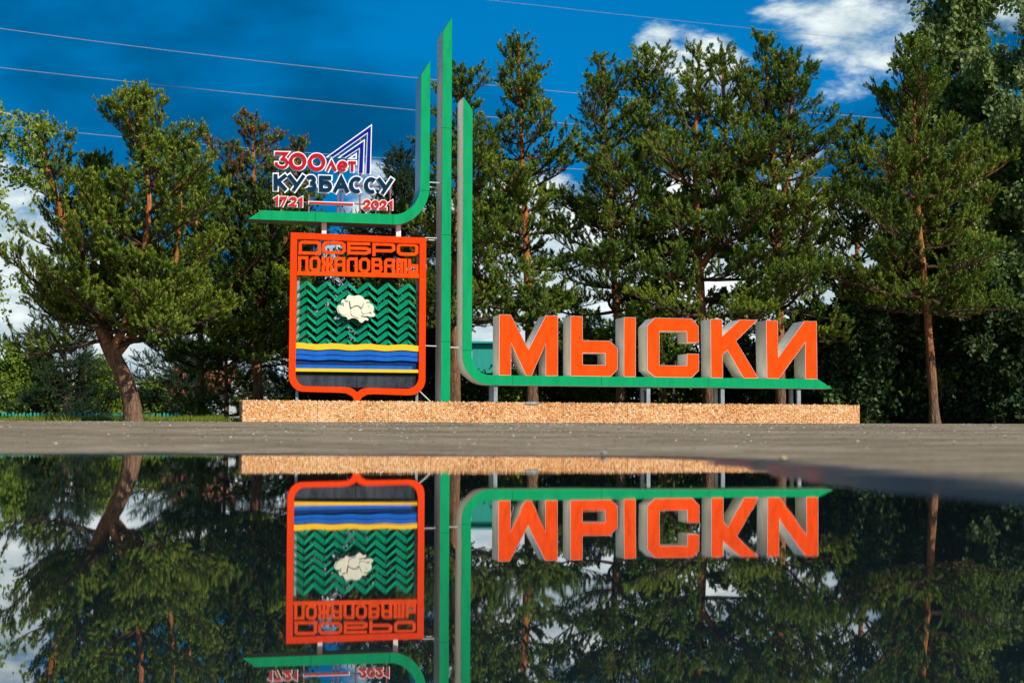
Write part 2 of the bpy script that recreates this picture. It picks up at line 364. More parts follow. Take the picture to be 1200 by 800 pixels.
def asphalt_mat():
    m, nt, bs = new_mat('asphalt')
    geo = nd(nt, 'ShaderNodeNewGeometry'); P = geo.outputs['Position']
    big = noise(nt, P, .35, 5, .6); med = noise(nt, P, 2.3, 6, .65); fine = noise(nt, P, 55, 3, .7)
    vo = nd(nt, 'ShaderNodeTexVoronoi'); vo.inputs['Scale'].default_value = 95; nt.links.new(P, vo.inputs['Vector'])
    mu = nd(nt, 'ShaderNodeMath', operation='MULTIPLY_ADD'); nt.links.new(med, mu.inputs[0]); mu.inputs[1].default_value = .8; nt.links.new(big, mu.inputs[2])
    dry = ramp(nt, mu.outputs[0], [(.55, (.125, .092, .054)), (.85, (.225, .170, .098)), (1.1, (.33, .26, .16))])
    ag = ramp(nt, vo.outputs['Color'], [(.0, (.3, .3, .3)), (.5, (.95, .95, .95)), (1, (1.9, 1.8, 1.6))])
    mx = nd(nt, 'ShaderNodeMix', data_type='RGBA', blend_type='MULTIPLY'); mx.inputs['Factor'].default_value = .85; nt.links.new(ag, mx.inputs['B'])
    sq = nd(nt, 'ShaderNodeSeparateXYZ'); nt.links.new(P, sq.inputs[0]); mps = nd(nt, 'ShaderNodeMapping'); mps.inputs['Scale'].default_value = (.5, 3.0, 1); nt.links.new(P, mps.inputs[0])
    sn = noise(nt, mps.outputs[0], 1.0, 5, .65)
    s1 = nd(nt, 'ShaderNodeMapRange'); s1.interpolation_type = 'SMOOTHSTEP'; s1.inputs[1].default_value = 31; s1.inputs[2].default_value = 36.5; nt.links.new(sq.outputs[1], s1.inputs[0])
    s2 = nd(nt, 'ShaderNodeMapRange'); s2.interpolation_type = 'SMOOTHSTEP'; s2.inputs[1].default_value = -3.5; s2.inputs[2].default_value = 1.5; nt.links.new(sq.outputs[0], s2.inputs[0])
    sm = nd(nt, 'ShaderNodeMath', operation='MULTIPLY'); nt.links.new(s1.outputs[0], sm.inputs[0]); nt.links.new(s2.outputs[0], sm.inputs[1])
    sr = nd(nt, 'ShaderNodeMapRange'); sr.inputs[1].default_value = .45; sr.inputs[2].default_value = .6; nt.links.new(sn, sr.inputs[0])
    s3 = nd(nt, 'ShaderNodeMath', operation='MULTIPLY'); nt.links.new(sm.outputs[0], s3.inputs[0]); nt.links.new(sr.outputs[0], s3.inputs[1])
    sx = nd(nt, 'ShaderNodeMix', data_type='RGBA'); nt.links.new(s3.outputs[0], sx.inputs['Factor']); nt.links.new(dry, sx.inputs['A']); sx.inputs['B'].default_value = (.36, .20, .075, 1)
    nt.links.new(sx.outputs['Result'], mx.inputs['A'])
    # sand washed along the foot of the plinth
    sp = nd(nt, 'ShaderNodeSeparateXYZ'); nt.links.new(P, sp.inputs[0])
    # wet rim: low ground by the water is dark and glossy
    a = nd(nt, 'ShaderNodeMath', operation='MULTIPLY_ADD'); nt.links.new(med, a.inputs[0]); a.inputs[1].default_value = .006; nt.links.new(sp.outputs[2], a.inputs[2])
    wet = nd(nt, 'ShaderNodeMapRange'); wet.interpolation_type = 'SMOOTHSTEP'; wet.inputs[1].default_value = .0135; wet.inputs[2].default_value = .0095; nt.links.new(a.outputs[0], wet.inputs[0])
    wc = nd(nt, 'ShaderNodeMix', data_type='RGBA'); nt.links.new(wet.outputs[0], wc.inputs['Factor']); nt.links.new(mx.outputs['Result'], wc.inputs['A']); wc.inputs['B'].default_value = (.018, .018, .018, 1)
    nt.links.new(wc.outputs['Result'], bs.inputs['Base Color'])
    rr = nd(nt, 'ShaderNodeMapRange'); nt.links.new(wet.outputs[0], rr.inputs[0]); rr.inputs[3].default_value = .92; rr.inputs[4].default_value = .2; nt.links.new(rr.outputs[0], bs.inputs['Roughness'])
    bs.inputs['Specular IOR Level'].default_value = .35
    h = nd(nt, 'ShaderNodeMath', operation='MULTIPLY_ADD'); nt.links.new(fine, h.inputs[0]); h.inputs[1].default_value = 1.0; nt.links.new(vo.outputs['Distance'], h.inputs[2])
    bump(nt, bs, h.outputs[0], .75, .006); return m
M['asphalt'] = asphalt_mat()
def soil_mat():
    m, nt, bs = new_mat('soil_and_turf')
    geo = nd(nt, 'ShaderNodeNewGeometry'); P = geo.outputs['Position']
    a = noise(nt, P, .5, 6, .6); b = noise(nt, P, 8, 5, .7)
    ad = nd(nt, 'ShaderNodeMath', operation='MULTIPLY_ADD'); nt.links.new(b, ad.inputs[0]); ad.inputs[1].default_value = .6; nt.links.new(a, ad.inputs[2])
    nt.links.new(ramp(nt, ad.outputs[0], [(.5, (.035, .045, .012)), (.75, (.06, .08, .018)), (1.0, (.12, .10, .05))]), bs.inputs['Base Color'])
    bs.inputs['Roughness'].default_value = .95; bump(nt, bs, b, 1, .05); return m
M['soil'] = soil_mat()
def asph_edge(x):    # far rim of the asphalt
    return 37.2 + 1.6/(1+np.exp(-(x+6.5)*1.2)) + np.clip(x-2, 0, 20)*.20 + .12*wob(x, x*0, 1.1, 3)
xs_f = np.concatenate([np.linspace(-600, -40, 20)[:-1], np.linspace(-40, -12, 30)[:-1], np.linspace(-12, -4, 50)[:-1], np.linspace(-4, 4, 180)[:-1], np.linspace(4, 16, 60)[:-1], np.linspace(16, 40, 26)[:-1], np.linspace(40, 600, 20)])
ys_f = np.concatenate([np.linspace(-300, -8, 14)[:-1], np.linspace(-8, 0, 14)[:-1], np.linspace(0, 9, 200)[:-1], np.linspace(9, 36, 80)[:-1], np.linspace(36, 60, 60)[:-1], np.linspace(60, 1500, 30)])
def hsoil(x, y): return height(x, y) - .03*np.clip((asph_edge(x) - y)*1.5+.6, 0, 1)
g = grid_mesh('ground', xs_f, ys_f, M['soil'], 0.0, hf=hsoil); tag(g, kind='structure')
ysA = np.concatenate([np.linspace(-8, 0, 14)[:-1], np.linspace(0, 9, 240)[:-1], np.linspace(9, 33, 90)[:-1], np.linspace(33, 46, 90)])
xsA = np.concatenate([np.linspace(-40, -12, 30)[:-1], np.linspace(-12, -4, 50)[:-1], np.linspace(-4, 4, 200)[:-1], np.linspace(4, 18, 80)[:-1], np.linspace(18, 40, 26)])
g = grid_mesh('asphalt', xsA, ysA, M['asphalt'], 0.004, mask=lambda x, y: y < asph_edge(x)); tag(g, kind='structure')
def water_mat():
    m, nt, bs = new_mat('puddle_water')
    bs.inputs['Base Color'].default_value = (.008, .017, .019, 1); bs.inputs['Roughness'].default_value = .012; bs.inputs['IOR'].default_value = 2.0
    bs.inputs['Specular IOR Level'].default_value = .62
    geo = nd(nt, 'ShaderNodeNewGeometry'); n = noise(nt, geo.outputs['Position'], 2.2, 2, .4)
    bump(nt, bs, n, .04, .01); return m
M['water'] = water_mat()
xw = np.linspace(-9.6, 1.6, 40); yw = np.linspace(-6.6, 7.6, 40)
g = grid_mesh('puddle_water', xw, yw, M['water'], 0.0, hf=lambda x, y: 0*x + 0.0045); tag(g, kind='structure')
# ------------------------------------------------------------------ plinth
def at_z(u, v, t=0.0): return S(u, v, t)
PT = -0.16
s_l, z_t = S(284, 468.3, PT); s_r, _ = S(1007.5, 474.5, PT)
z_b = 0.30; z_t = .5*(z_t + S(1007.5, 474.5, PT)[1])
print('plinth', s_l, s_r, z_t, 'base', S(284, 496.5, PT), S(1007.5, 499.3, PT))
PD = .82
pl = Sign('plinth', s_l, z_b, 'long low plinth clad in orange stone chips under the whole town sign', 'plinth')
mb = MB(); mb.box(s_l+.03, s_r-.03, PT+.03, PT+PD, z_b-.15, z_t-.035)
pl.part(mb, 'core', M['concrete'])
def chips(mb, attr, s0, s1, z0, z1, tf, face, seed):
    """irregular stone chips on a grid with jitter, each its own little faceted mound"""
    r = random.Random(seed); st = .047
    nx = max(1, round((s1-s0)/st)); nz = max(1, round((z1-z0)/st))
    for j in range(nz):
        for i in range(nx):
            ox = (.5 if j % 2 else 0)
            cx = s0 + (i+.25+ox*.5+r.uniform(-.2, .2))*(s1-s0)/nx; cz = z0 + (j+.5+r.uniform(-.22, .22))*(z1-z0)/nz
            rx = st*r.uniform(.42, .75); rz = st*r.uniform(.38, .66); hgt = r.uniform(.006, .018); ang = r.uniform(0, math.pi); n = r.choice((4, 5, 5, 6))
            pts = []
            for k in range(n):
                a = ang + 2*math.pi*k/n + r.uniform(-.25, .25); pts.append((math.cos(a)*rx*r.uniform(.8, 1.15), math.sin(a)*rz*r.uniform(.8, 1.15)))
            b = []
            for (px_, pz_) in pts: b.append((cx+px_, .002, cz+pz_))
            for (px_, pz_) in pts: b.append((cx+px_*.62+r.uniform(-.004, .004), -hgt*r.uniform(.7, 1.1), cz+pz_*.62))
            fs = [tuple(range(n, 2*n))] + [(k, (k+1) % n, n+(k+1) % n, n+k) for k in range(n)]
            if face == 'front': vs = [(x, tf+y, z) for x, y, z in b]
            else: vs = [(tf+y, x, z) for x, y, z in b]; fs = [f[::-1] for f in fs]
            mb.add(vs, fs); tv = r.random(); attr += [tv]*(2*n)
edges_px = [284, 372, 455, 505, 581, 660, 735, 800, 880, 950, 1007.5]
ed = [S(u, 480, PT)[0] for u in edges_px]; ed[0] = s_l; ed[-1] = s_r
for k in range(len(ed)-1):
    mb = MB(); at = []
    a, b = ed[k]+.006, ed[k+1]-.006
    zt = z_t - (.03 if False else 0)
    mb.box(a, b, PT, PT+.025, z_b-.12, zt-.012); at += [.45]*8
    chips(mb, at, a, b, z_b-.10, zt+.008, PT, 'front', 100+k)
    o = pl.part(mb, 'cladding_panel', M['clad'], attr=at)
mb = MB(); at = []
mb.box(s_l-.001, s_l+.026, PT+.027, PT+PD, z_b-.12, z_t-.014); at += [.9]*8; chips(mb, at, PT+.03, PT+PD, z_b-.1, z_t+.006, s_l-.001, 'side', 300)
pl.part(mb, 'cladding_panel', M['clad'], attr=at)
mb = MB(); mb.box(s_r-.026, s_r+.001, PT+.027, PT+PD, z_b-.12, z_t-.014); pl.part(mb, 'cladding_panel', M['clad'], attr=[.5]*8)
a, z = S(616, 473, PT); b, _ = S(631.5, 473, PT)
mb = MB(); mb.box(a, b, PT-.03, PT+.1, z_t-.045, z_t+.012); pl.part(mb, 'socket_plate', M['galv'])
# concrete lip at its foot
mb = MB(); zz = .315
mb.box(S(555, 498, PT)[0], S(845, 498, PT)[0], PT-.42, PT-.035, zz-.2, zz+.018); pl.part(mb, 'footing', M['concrete'])
# ------------------------------------------------------------------ pylons and beams
DEP = .72
def arc(cx, cy, rx, ry, a0, a1, n=14): return [(cx+rx*math.cos(R(a0+(a1-a0)*i/n)), cy+ry*math.sin(R(a0+(a1-a0)*i/n))) for i in range(n+1)]
def shell(sg, outline, holes, front, side, t0=0.0, dep=DEP, name_f='front_face', name_s='casing', ft=.02, proud=.0):
    mb = MB(); prism(mb, outline, holes, t0, t0+ft); sg.part(mb, name_f, front)
    mb = MB(); prism(mb, outline, holes, t0+ft+.001, t0+dep); return sg.part(mb, name_s, side)
# centre pylon
s0, z0 = S(516.6, 467); s1, _ = S(527.4, 467)
zA = S(519.7, 37.6)[1]; zB = S(531, 20.5)[1]
cp = Sign('pylon', (s0+s1)/2, z_t-.05, 'tallest straight green pylon rising past the sky between the two curved beams', 'pylon', )
P = [(s0, z_t-.05), (s1, z_t-.05), (s1, zB), (s0, zA)]
mb = MB(); prism(mb, P, [], 0, .02, px=False); cp.part(mb, 'front_face', M['green'])
mb = MB(); prism(mb, P, [], .021, DEP, px=False); cp.part(mb, 'casing', M['white'])
def rods(sg, lst, r=.013):
    for (u0, v0, t0, u1, v1, t1) in lst:
        a = S(u0, v0, t0); b = S(u1, v1, t1); mb = MB(); mb.tube([(a[0], t0, a[1]), (b[0], t1, b[1])], r, 6); sg.part(mb, 'tie_rod', M['rod'])
rods(cp, [(503, 213.6, .1, 518, 214.6, .1), (503, 219.2, .35, 514, 220.0, .35), (526, 406.8, .12, 544, 407.6, .12)])
# left beam: vertical blade bending into the shelf of the anniversary sign
vl, vr = 492.6, 503.4
outl = [(493.6, 87.6), (492.6, 216)] + arc(461.5, 217.5, 31.1, 33.8, 0, 88)[1:] + [(306, 246.4), (291, 256.6)] + [(440, 262.2)] + arc(463, 217.5, 40.6, 45.6, 88, 0) + [(503.4, 214), (504.3, 71)]
jb = Sign('curved_beam', S(400, 255)[0], S(400, 262)[1], 'green curved beam turning left into the shelf under the anniversary lettering', 'beam', 'curved green beams of the town sign')
shell(jb, outl, [], M['green'], M['steel'])
for u in (379.7, 466.8):
    a, z1 = S(u, 262, .25); _, z0 = S(u, 274, .25); mb = MB(); mb.box(a-.055, a+.055, .2, .32, z0-.12, z1+.1); jb.part(mb, 'post', M['white'])
# right beam
outr = [(543.3, 113.8), (553.8, 128.6), (552.9, 417)] + [(575-22.1*math.cos(R(a)), 417.2+22.0*math.sin(R(a))) for a in range(8, 90, 8)] + [(576, 439.3), (958.4, 444.0), (975.5, 455.2), (576, 450.8)] + [(576-33.8*math.cos(R(a)), 416+34.8*math.sin(R(a))) for a in range(88, 0, -8)] + [(542.1, 415)]
rb = Sign('curved_beam', S(576, 450)[0], S(576, 450)[1], 'green curved beam turning right into the long shelf under the big orange letters', 'beam', 'curved green beams of the town sign')
shell(rb, outr, [], M['green'], M['white'])
for u in (580.5, 759.4, 846.3, 935.6):
    for t in (.10, .56):
        a, _ = S(u, 460, .10); z1 = S(700, 452, 0)[1]
        mb = MB(); mb.box(a-.045, a+.045, t-.04, t+.04, z_t-.08, z1+.02); rb.part(mb, 'post', M['galv'])
M['seam'] = paint('seam_line', (.004, .10, .05), .1, .8, spec=.02)
def seam(sg, a, b, w=.012):
    p, q = S(*a), S(*b); mb = MB()
    if abs(p[0]-q[0]) > abs(p[1]-q[1]): mb.box(min(p[0], q[0]), max(p[0], q[0]), -.0012, .004, .5*(p[1]+q[1])-w/2, .5*(p[1]+q[1])+w/2)
    else: mb.box(.5*(p[0]+q[0])-w/2, .5*(p[0]+q[0])+w/2, -.0012, .004, min(p[1], q[1]), max(p[1], q[1]))
    sg.part(mb, 'joint', M['seam'])
seam(jb, (492.7, 223.0), (503.0, 223.6)); seam(jb, (460.5, 252.2), (460.5, 262.8)); seam(jb, (370, 249.2), (370, 259.2))
seam(rb, (542.3, 410.3), (552.7, 410.5)); seam(rb, (601, 440), (601, 450.8)); seam(rb, (705, 441.6), (705, 451.8)); seam(rb, (830, 443), (830, 453.2))
for v in (150, 275, 400): seam(cp, (517.2, v), (528, v+.3))
# ------------------------------------------------------------------ big letters
Z0 = S(700, 440.7)[1]; Z1 = S(700, 370.9)[1]
def lt(u, v):                              # photo position on a letter -> exact plane position with level top and foot
    vt = 368.4 + .0206*(u-585); vb = 439.3 + .0113*(u-585)
    s, _ = S(u, .5*(v+440)); return (S(u, 405)[0], Z0 + (vb-v)/(vb-vt)*(Z1-Z0))
LET = {
 'M': [([(585.2,368.4),(598.3,368.6),(619.5,409.5),(639.7,369.6),(653.8,369.8),(653.8,440),(639.7,440),(639.7,402.3),(622.9,440),(616.8,439.8),(599.2,401.8),(599.0,439.6),(585.2,439.3)], [])],
 'Y': [([(669,370.1),(682.6,370.4),(682.8,398.8),(715,399.2),(723.7,407.8),(723.8,432.2),(716,440.8),(669,440.2)], [[(682.9,413.2),(709.8,413.8),(709.8,427.6),(682.9,427.2)]]),
       ([(731.4,371.4),(745,371.7),(744.9,441.1),(731.2,441)], [])],
 'C': [([(767.5,372.2),(810.7,373),(818.6,381.8),(818.8,401.2),(805.3,401.0),(805.1,388.2),(772.9,387.8),(772.8,427.8),(805.1,428.2),(805.4,414.2),(819,414.4),(819,433.8),(811,441.9),(767,441.4),(758.9,433.4),(758.5,381.8)], [])],
 'K': [([(833,373.5),(846.4,373.8),(846.6,393.6),(867.4,374.2),(887.9,374.6),(862.7,399.2),(888.6,442.7),(871.6,442.5),(852.5,409.8),(847,415),(847.1,442.3),(833.3,442.1)], [])],
 'I': [([(898.1,374.9),(911.7,375.1),(912,418.6),(943.1,375.8),(957.2,376.1),(957.6,443.5),(943.9,443.4),(943.9,400.4),(912.9,443),(898.9,442.9)], [])]}
labs = {'M': 'first big orange letter of the town name, shaped like an M', 'Y': 'second big orange letter, made of two pieces with a square hole low down',
        'C': 'third big orange letter, a squarish C with cut corners', 'K': 'fourth big orange letter, the K with two slanting arms', 'I': 'last big orange letter of the name, shaped like a reversed N'}
for k, pcs in LET.items():
    first = lt(*pcs[0][0][0])
    sg = Sign('sign_letter', first[0]+.3, Z0, labs[k], 'letter', 'big orange letters of the town name')
    for outer, holes in pcs:
        o2 = [lt(*p) for p in outer]; h2 = [[lt(*p) for p in h] for h in holes]
        mb = MB(); prism(mb, o2, h2, 0.012, .030, px=False); sg.part(mb, 'face', M['orange'])
        mb = MB(); prism(mb, o2, h2, .031, .70, px=False); sg.part(mb, 'casing', M['white'])
        # pale metal rim round the face
        mb = MB()
        for lp in [o2]+h2:
            A = offset_path(lp, .0022, True); B = offset_path(lp, -.0022, True)
            area = lambda q: abs(sum(q[i][0]*q[(i+1)%len(q)][1]-q[(i+1)%len(q)][0]*q[i][1] for i in range(len(q))))
            if area(A) < area(B): A, B = B, A
            prism(mb, A, [B], .006, .036, px=False)
        sg.part(mb, 'rim', M['white'])
# ------------------------------------------------------------------ anniversary sign
an = Sign('anniversary_sign', S(390, 250)[0], S(390, 249)[1], 'red, navy and white anniversary lettering with a blue peak logo on the left green shelf', 'sign')
GL = {
 'K': [([(0,0),(0,1)],0), ([(.98,0),(.12,.52)],0), ([(.22,.42),(1,1)],0)],
 'U': [([(0,0),(.52,.66)],0), ([(1,0),(.34,1)],0)],
 'Z': [([(.02,.12),(.2,.0),(.75,-.02),(1.0,.22),(.82,.46),(.42,.48)],1), ([(.42,.48),(.9,.5),(1.1,.78),(.8,1.02),(.25,1.03),(0,.86)],1)],
 'B': [([(.95,0),(0,0),(0,1),(.55,1)],0), ([(.02,.42),(.75,.38),(1.06,.6),(1.02,.9),(.7,1.0),(.4,1)],1)],
 'A': [([(0,1),(.5,0),(1,1)],0), ([(.2,.68),(.8,.68)],0)],
 'C': [([(.5+.52*math.cos(R(a)), .5-.52*math.sin(R(a))) for a in range(48, 318, 15)],0)],
 '3': [([(0,0),(.92,0),(.52,.40)],0), ([(.42,.42),(.85,.42),(1.04,.75),(.75,1.02),(.3,1.02),(0,.85),(0,.66)],1)],
 'O': [([(.5+.5*math.cos(R(a)), .5-.5*math.sin(R(a))) for a in range(0, 360, 12)],2)],
 'l': [([(0,1),(.5,0),(1,1)],0)],
 'e': [([(0,.5),(1,.5)],0), ([(.5+.5*math.cos(R(a)), .5-.5*math.sin(R(a))) for a in range(0, 325, 15)],0)],
 't': [([(0,0),(1,0)],0), ([(.5,0),(.5,1)],0)],
 '1': [([(0,.16),(.75,0),(.75,1)],0)], '7': [([(0,0),(1,0),(.3,1)],0)],
 '2': [([(.03,.28),(.1,0),(.85,-.06),(1.05,.36),(.6,.62),(0,1)],1), ([(0,1),(1,1)],0)],
}
def glyph(sg, ch, u0, u1, vt, vb, w, mat, margin, parent=None, t0=.02, slope=.037):
    f, bk = MB(), MB(); h = w/2
    U = lambda x, y: (u0+h + x*(u1-u0-2*h), 0)
    def P(x, y):
        u = u0+h+x*(u1-u0-w); return (u, vt+h+y*(vb-vt-w) + slope*(u-u0))
    for i, (pts, mode) in enumerate(GL[ch]):
        p = [P(*q) for q in pts]
        if mode == 1: p = chaikin(p, False, 3)
        stroke(f, p, w, t0-.0016*i, t0+.03, closed=(mode == 2), ext=(h*.95 if mode == 0 and ch not in 'CeO' else 0))
        stroke(bk, p, w+1.7*margin, t0+.032-.0016*i, t0+.06, closed=(mode == 2), ext=(h*.95 if mode == 0 and ch not in 'CeO' else 0)+margin)
    nm = 'digit' if ch in '3O127' else 'letter'
    o = sg.part(f, nm, mat)
    sg.part(bk, 'backing', M['logo_white'], o)
    return o
def line(v0, u, k): return v0 + k*(u-321)
for ch, a, b in (('K',321.2,336.2),('U',337.8,357.4),('Z',358.4,371),('B',374.5,389),('A',391,409.2),('C',409.9,426.2),('C',427.4,443.2),('U',442.6,461)):
    glyph(an, ch, a, b, 203.5+.0375*(a-321), 222.6+.033*(a-321), 4.3, M['logo_navy'], 1.75, slope=.036)
for ch, a, b, vt, vb, w in (('3',322.6,338.4,178,197,3.0),('O',338.9,359.1,178.8,199.0,4.0),('O',361.2,381.4,179.7,199.9,4.0),('l',382.8,394.3,188.2,200.1,2.6),('e',395.6,407.4,188.3,200.6,2.9),('t',408.6,417.4,188.9,200.8,2.7)):
    glyph(an, ch, a, b, vt, vb, w, M['logo_red'], 1.6, t0=-.01, slope=.02)
for ch, a, b in (('1',321.5,327),('7',328.2,336.6),('2',338.6,348.2),('1',350,355.6)):
    glyph(an, ch, a, b, 229.8+.035*(a-321), 241.0+.035*(a-321), 2.5, M['logo_red2'], 1.1, slope=.03)
for ch, a, b in (('2',426,434.6),('O',435.5,444.4),('2',445.2,453.6),('1',455.8,461.2)):
    glyph(an, ch, a, b, 229.8+.038*(a-321), 241.0+.034*(a-321), 2.5, M['logo_red2'], 1.1, slope=.03)
f = MB(); stroke(f, [(362.6, 237.2), (414.2, 239.1)], 2.0, .02, .05); o = an.part(f, 'dash', M['logo_red2'])
f = MB(); stroke(f, [(361.4, 237.2), (415.4, 239.1)], 4.2, .052, .08); an.part(f, 'backing', M['logo_white'], o)
def logo(poly, mat, margin):
    f = MB(); prism(f, poly, [], .02, .05); o = an.part(f, 'peak_stripe', mat)
    A = offset_path(poly, margin, True); B = offset_path(poly, -margin, True)
    area = lambda q: abs(sum(q[i][0]*q[(i+1)%len(q)][1]-q[(i+1)%len(q)][0]*q[i][1] for i in range(len(q))))
    f = MB(); prism(f, A if area(A) > area(B) else B, [], .052, .08); an.part(f, 'backing', M['logo_white'], o)
logo([(385.6,183),(435,147.6),(433.6,202.8),(430.1,202.8),(432.1,153.6),(390.4,183.1)], M['logo_blue'], 1.35)
logo([(399.6,183.6),(426.5,165.2),(425.2,202.4),(421.4,202.3),(422.8,171.6),(404.4,183.8)], M['logo_blue'], 1.35)
f = MB(); prism(f, [(407.4,186.2),(418.3,178.6),(418.2,186.2)], [[(411.8,184.8),(416.9,181.4),(416.9,184.9)]], .02, .05); an.part(f, 'peak_stripe', M['logo_white'])
for i, (u, vtop) in enumerate(((330, 212), (362.5, 190), (396.5, 196), (401.5, 205), (422.5, 160), (457.5, 214))):
    a, z1 = S(u, vtop, .1); z0 = S(u, 249.5, .1)[1]; mb = MB(); mb.box(a-.017, a+.017, .085, .12, z0-.12, z1); an.part(mb, 'support', M['rust'])
for (a, va, b, vb) in ((324, 189, 417, 194), (324, 214, 460, 219), (323, 236, 461, 240)):
    p, q = S(a, va, .1), S(b, vb, .1); zz = .5*(p[1]+q[1]); mb = MB(); mb.box(p[0], q[0], .121, .14, zz-.014, zz+.014); an.part(mb, 'rail', M['rust'])
# ------------------------------------------------------------------ shield
sh = Sign('coat_of_arms_sign', S(418.5, 468)[0], z_t-.03, 'orange framed coat of arms shield with green chevrons, white flower and blue waves', 'sign')
def mir(p): return p
outer = [(340.6,272.4),(499.4,278.7),(498.4,438)] + [(480.5+17.9*math.cos(R(a)), 444+18.8*math.sin(R(a))) for a in range(8, 90, 8)] + \
        [(478,463.0),(438,461.6),(430,462.2),(424,465.4),(421.2,470.6),(416.2,470.6),(413.4,465.0),(407.5,460.9),(399,460.0),(357,458.8)] + [(356.5-18.2*math.cos(R(a)), 439.5+19.3*math.sin(R(a))) for a in range(84, 0, -8)] + [(338.4,437)]
inner = [(348.0,280.0),(346.3,436)] + [(358-11.7*math.cos(R(a)), 438.5+13.8*math.sin(R(a))) for a in range(8, 90, 10)] + \
        [(360,452.4),(402,453.3),(410,454.2),(415,456.4),(418.5,459.6),(422,456.6),(427,454.6),(435,454.3),(476,455.4)] + [(478+12.6*math.cos(R(a)), 441+14.4*math.sin(R(a))) for a in range(84, 0, -10)] + [(490.8,436),(491.8,285.6)]
mb = MB(); prism(mb, outer, [inner], -.02, .13); sh.part(mb, 'frame', M['orange_shield'])
# cross bar under the words
mb = MB(); prism(mb, [(348.2,317.6),(491.6,320.4),(491.6,325.9),(348.2,322.3)], [], 0.0, .10); sh.part(mb, 'crossbar', M['orange'])
WL = {
 'D': [([(.0,.92),(.0,.12),(.08,0),(.92,0),(1,.12),(1,.92)],0), ([(-.03,1),(1.03,1)],0)],
 'O': [([(.12,0),(.88,0),(1,.2),(1,.8),(.88,1),(.12,1),(0,.8),(0,.2)],2)],
 'B': [([(.98,0),(0,0),(0,1),(.85,1),(1,.88),(1,.62),(.85,.5),(.7,.5)],0), ([(.12,.5),(.72,.5)],0)],
 'P': [([(0,1),(0,0),(.88,0),(1,.14),(1,.5),(.88,.62),(.7,.62)],0), ([(.12,.62),(.72,.62)],0)],
 'p': [([(0,1.05),(0,0),(1,0),(1,1.05)],0)],
 'o': [([(.25,0),(.75,0),(1,.18),(1,.82),(.75,1),(.25,1),(0,.82),(0,.18)],2)],
 'j': [([(-.02,0),(-.02,.3),(.16,.5),(-.02,.7),(-.02,1.05)],0), ([(1.02,0),(1.02,.3),(.84,.5),(1.02,.7),(1.02,1.05)],0), ([(.5,0),(.5,1.05)],0), ([(.16,.5),(.84,.5)],0)],
 'a': [([(0,1.05),(0,.15),(.2,0),(1,0),(1,1.05)],0), ([(0,.52),(1,.52)],0)],
 'l': [([(0,1.05),(0,.15),(.2,0),(1,0),(1,1.05)],0)],
 'v': [([(0,0),(.8,0),(.95,.15),(.95,.35),(.8,.48),(1,.62),(1,.85),(.85,1),(0,1)],2), ([(0,.48),(.8,.48)],0)],
 't': [([(0,1.05),(0,0),(1,0),(1,1.05)],0), ([(.5,0),(.5,1.05)],0)],
 's': [([(0,0),(0,1),(1,1),(1,.48)],0), ([(.1,.46),(1,.46)],0)],
}
def wl(ch, u0, u1, vt, vb, w):
    f = MB(); h = w/2
    for i, (pts, mode) in enumerate(WL[ch]):
        p = [(u0+h+x*(u1-u0-w), vt+h+y*(vb-vt-w)+.022*(u0+h+x*(u1-u0-w)-u0)) for x, y in pts]
        stroke(f, p, w, .004-.0016*i, .09, closed=(mode == 2), ext=(h*.9 if mode == 0 else 0))
    sh.part(f, 'letter', M['orange'])
for ch, a, b in (('D',350.2,376),('O',377.5,405.2),('B',407,434.6),('P',436.5,463.2),('O',465.2,490.3)):
    wl(ch, a, b, 281.8+.0245*(a-350), 296.6+.0235*(a-350)+(1.4 if ch in 'DP' else 0), 3.6)
for ch, a, b in (('p',349.4,361.4),('o',362.8,375.6),('j',377.2,390),('a',391.8,404.8),('l',406.3,419.2),('o',420.6,433.8),('v',435.5,448.4),('a',450.2,462.8),('t',464.6,477),('s',478.3,490.4)):
    wl(ch, a, b, 300.0+.0245*(a-349), 317.0+.021*(a-349)+(0.6), 3.5)
# chevron slats: six zigzag columns of tilted plates
TOPV, BOTV = 325.8, 402.0
uv = [347.8 + 11.93*i for i in range(13)]
ss = [S(u, 365)[0] for u in uv]
dz = S(418, 360)[1] - S(418, 369.45)[1]; drop = dz*.98
zt_sl = S(418, 324.6)[1]; zb_sl = S(418, 404.5)[1]
rr = random.Random(5)
for i in range(12):
    left = (i % 2 == 0)                    # rises to the right towards the apex
    xa, xb = ss[i]+.004, ss[i+1]-.004
    for k in range(-1, 10):
        zap = zt_sl - .09 - k*dz            # height of the apex line
        za, zb = (zap-drop, zap) if left else (zap, zap-drop)
        if min(za, zb) > zt_sl - .02 or max(za, zb) - .05 < zb_sl - .02: continue
        if max(za, zb) > zt_sl: continue
        wv = .128 if left else .106         # visible height of the plate
        tilt = .12
        mb = MB(); e = .012
        q = lambda x, z, t: (x, t, z)
        jt = rr.uniform(-.006, .006)
        # plate leans back towards its top edge, with a folded lower lip
        ta, tb = (.07, 0) if left else (0, .07)        # apex ridges stand forward of the valleys
        f0 = [q(xa, za-wv, .02+jt+ta), q(xb, zb-wv, .02+jt+tb), q(xb, zb, .02+tilt+tb), q(xa, za, .02+tilt+ta)]
        b0 = [(x, t+e, z-.004) for x, t, z in f0]
        mb.add(f0+b0, [(0,1,2,3),(7,6,5,4),(0,4,5,1),(1,5,6,2),(2,6,7,3),(3,7,4,0)])
        sh.part(mb, 'slat', M['slat'])
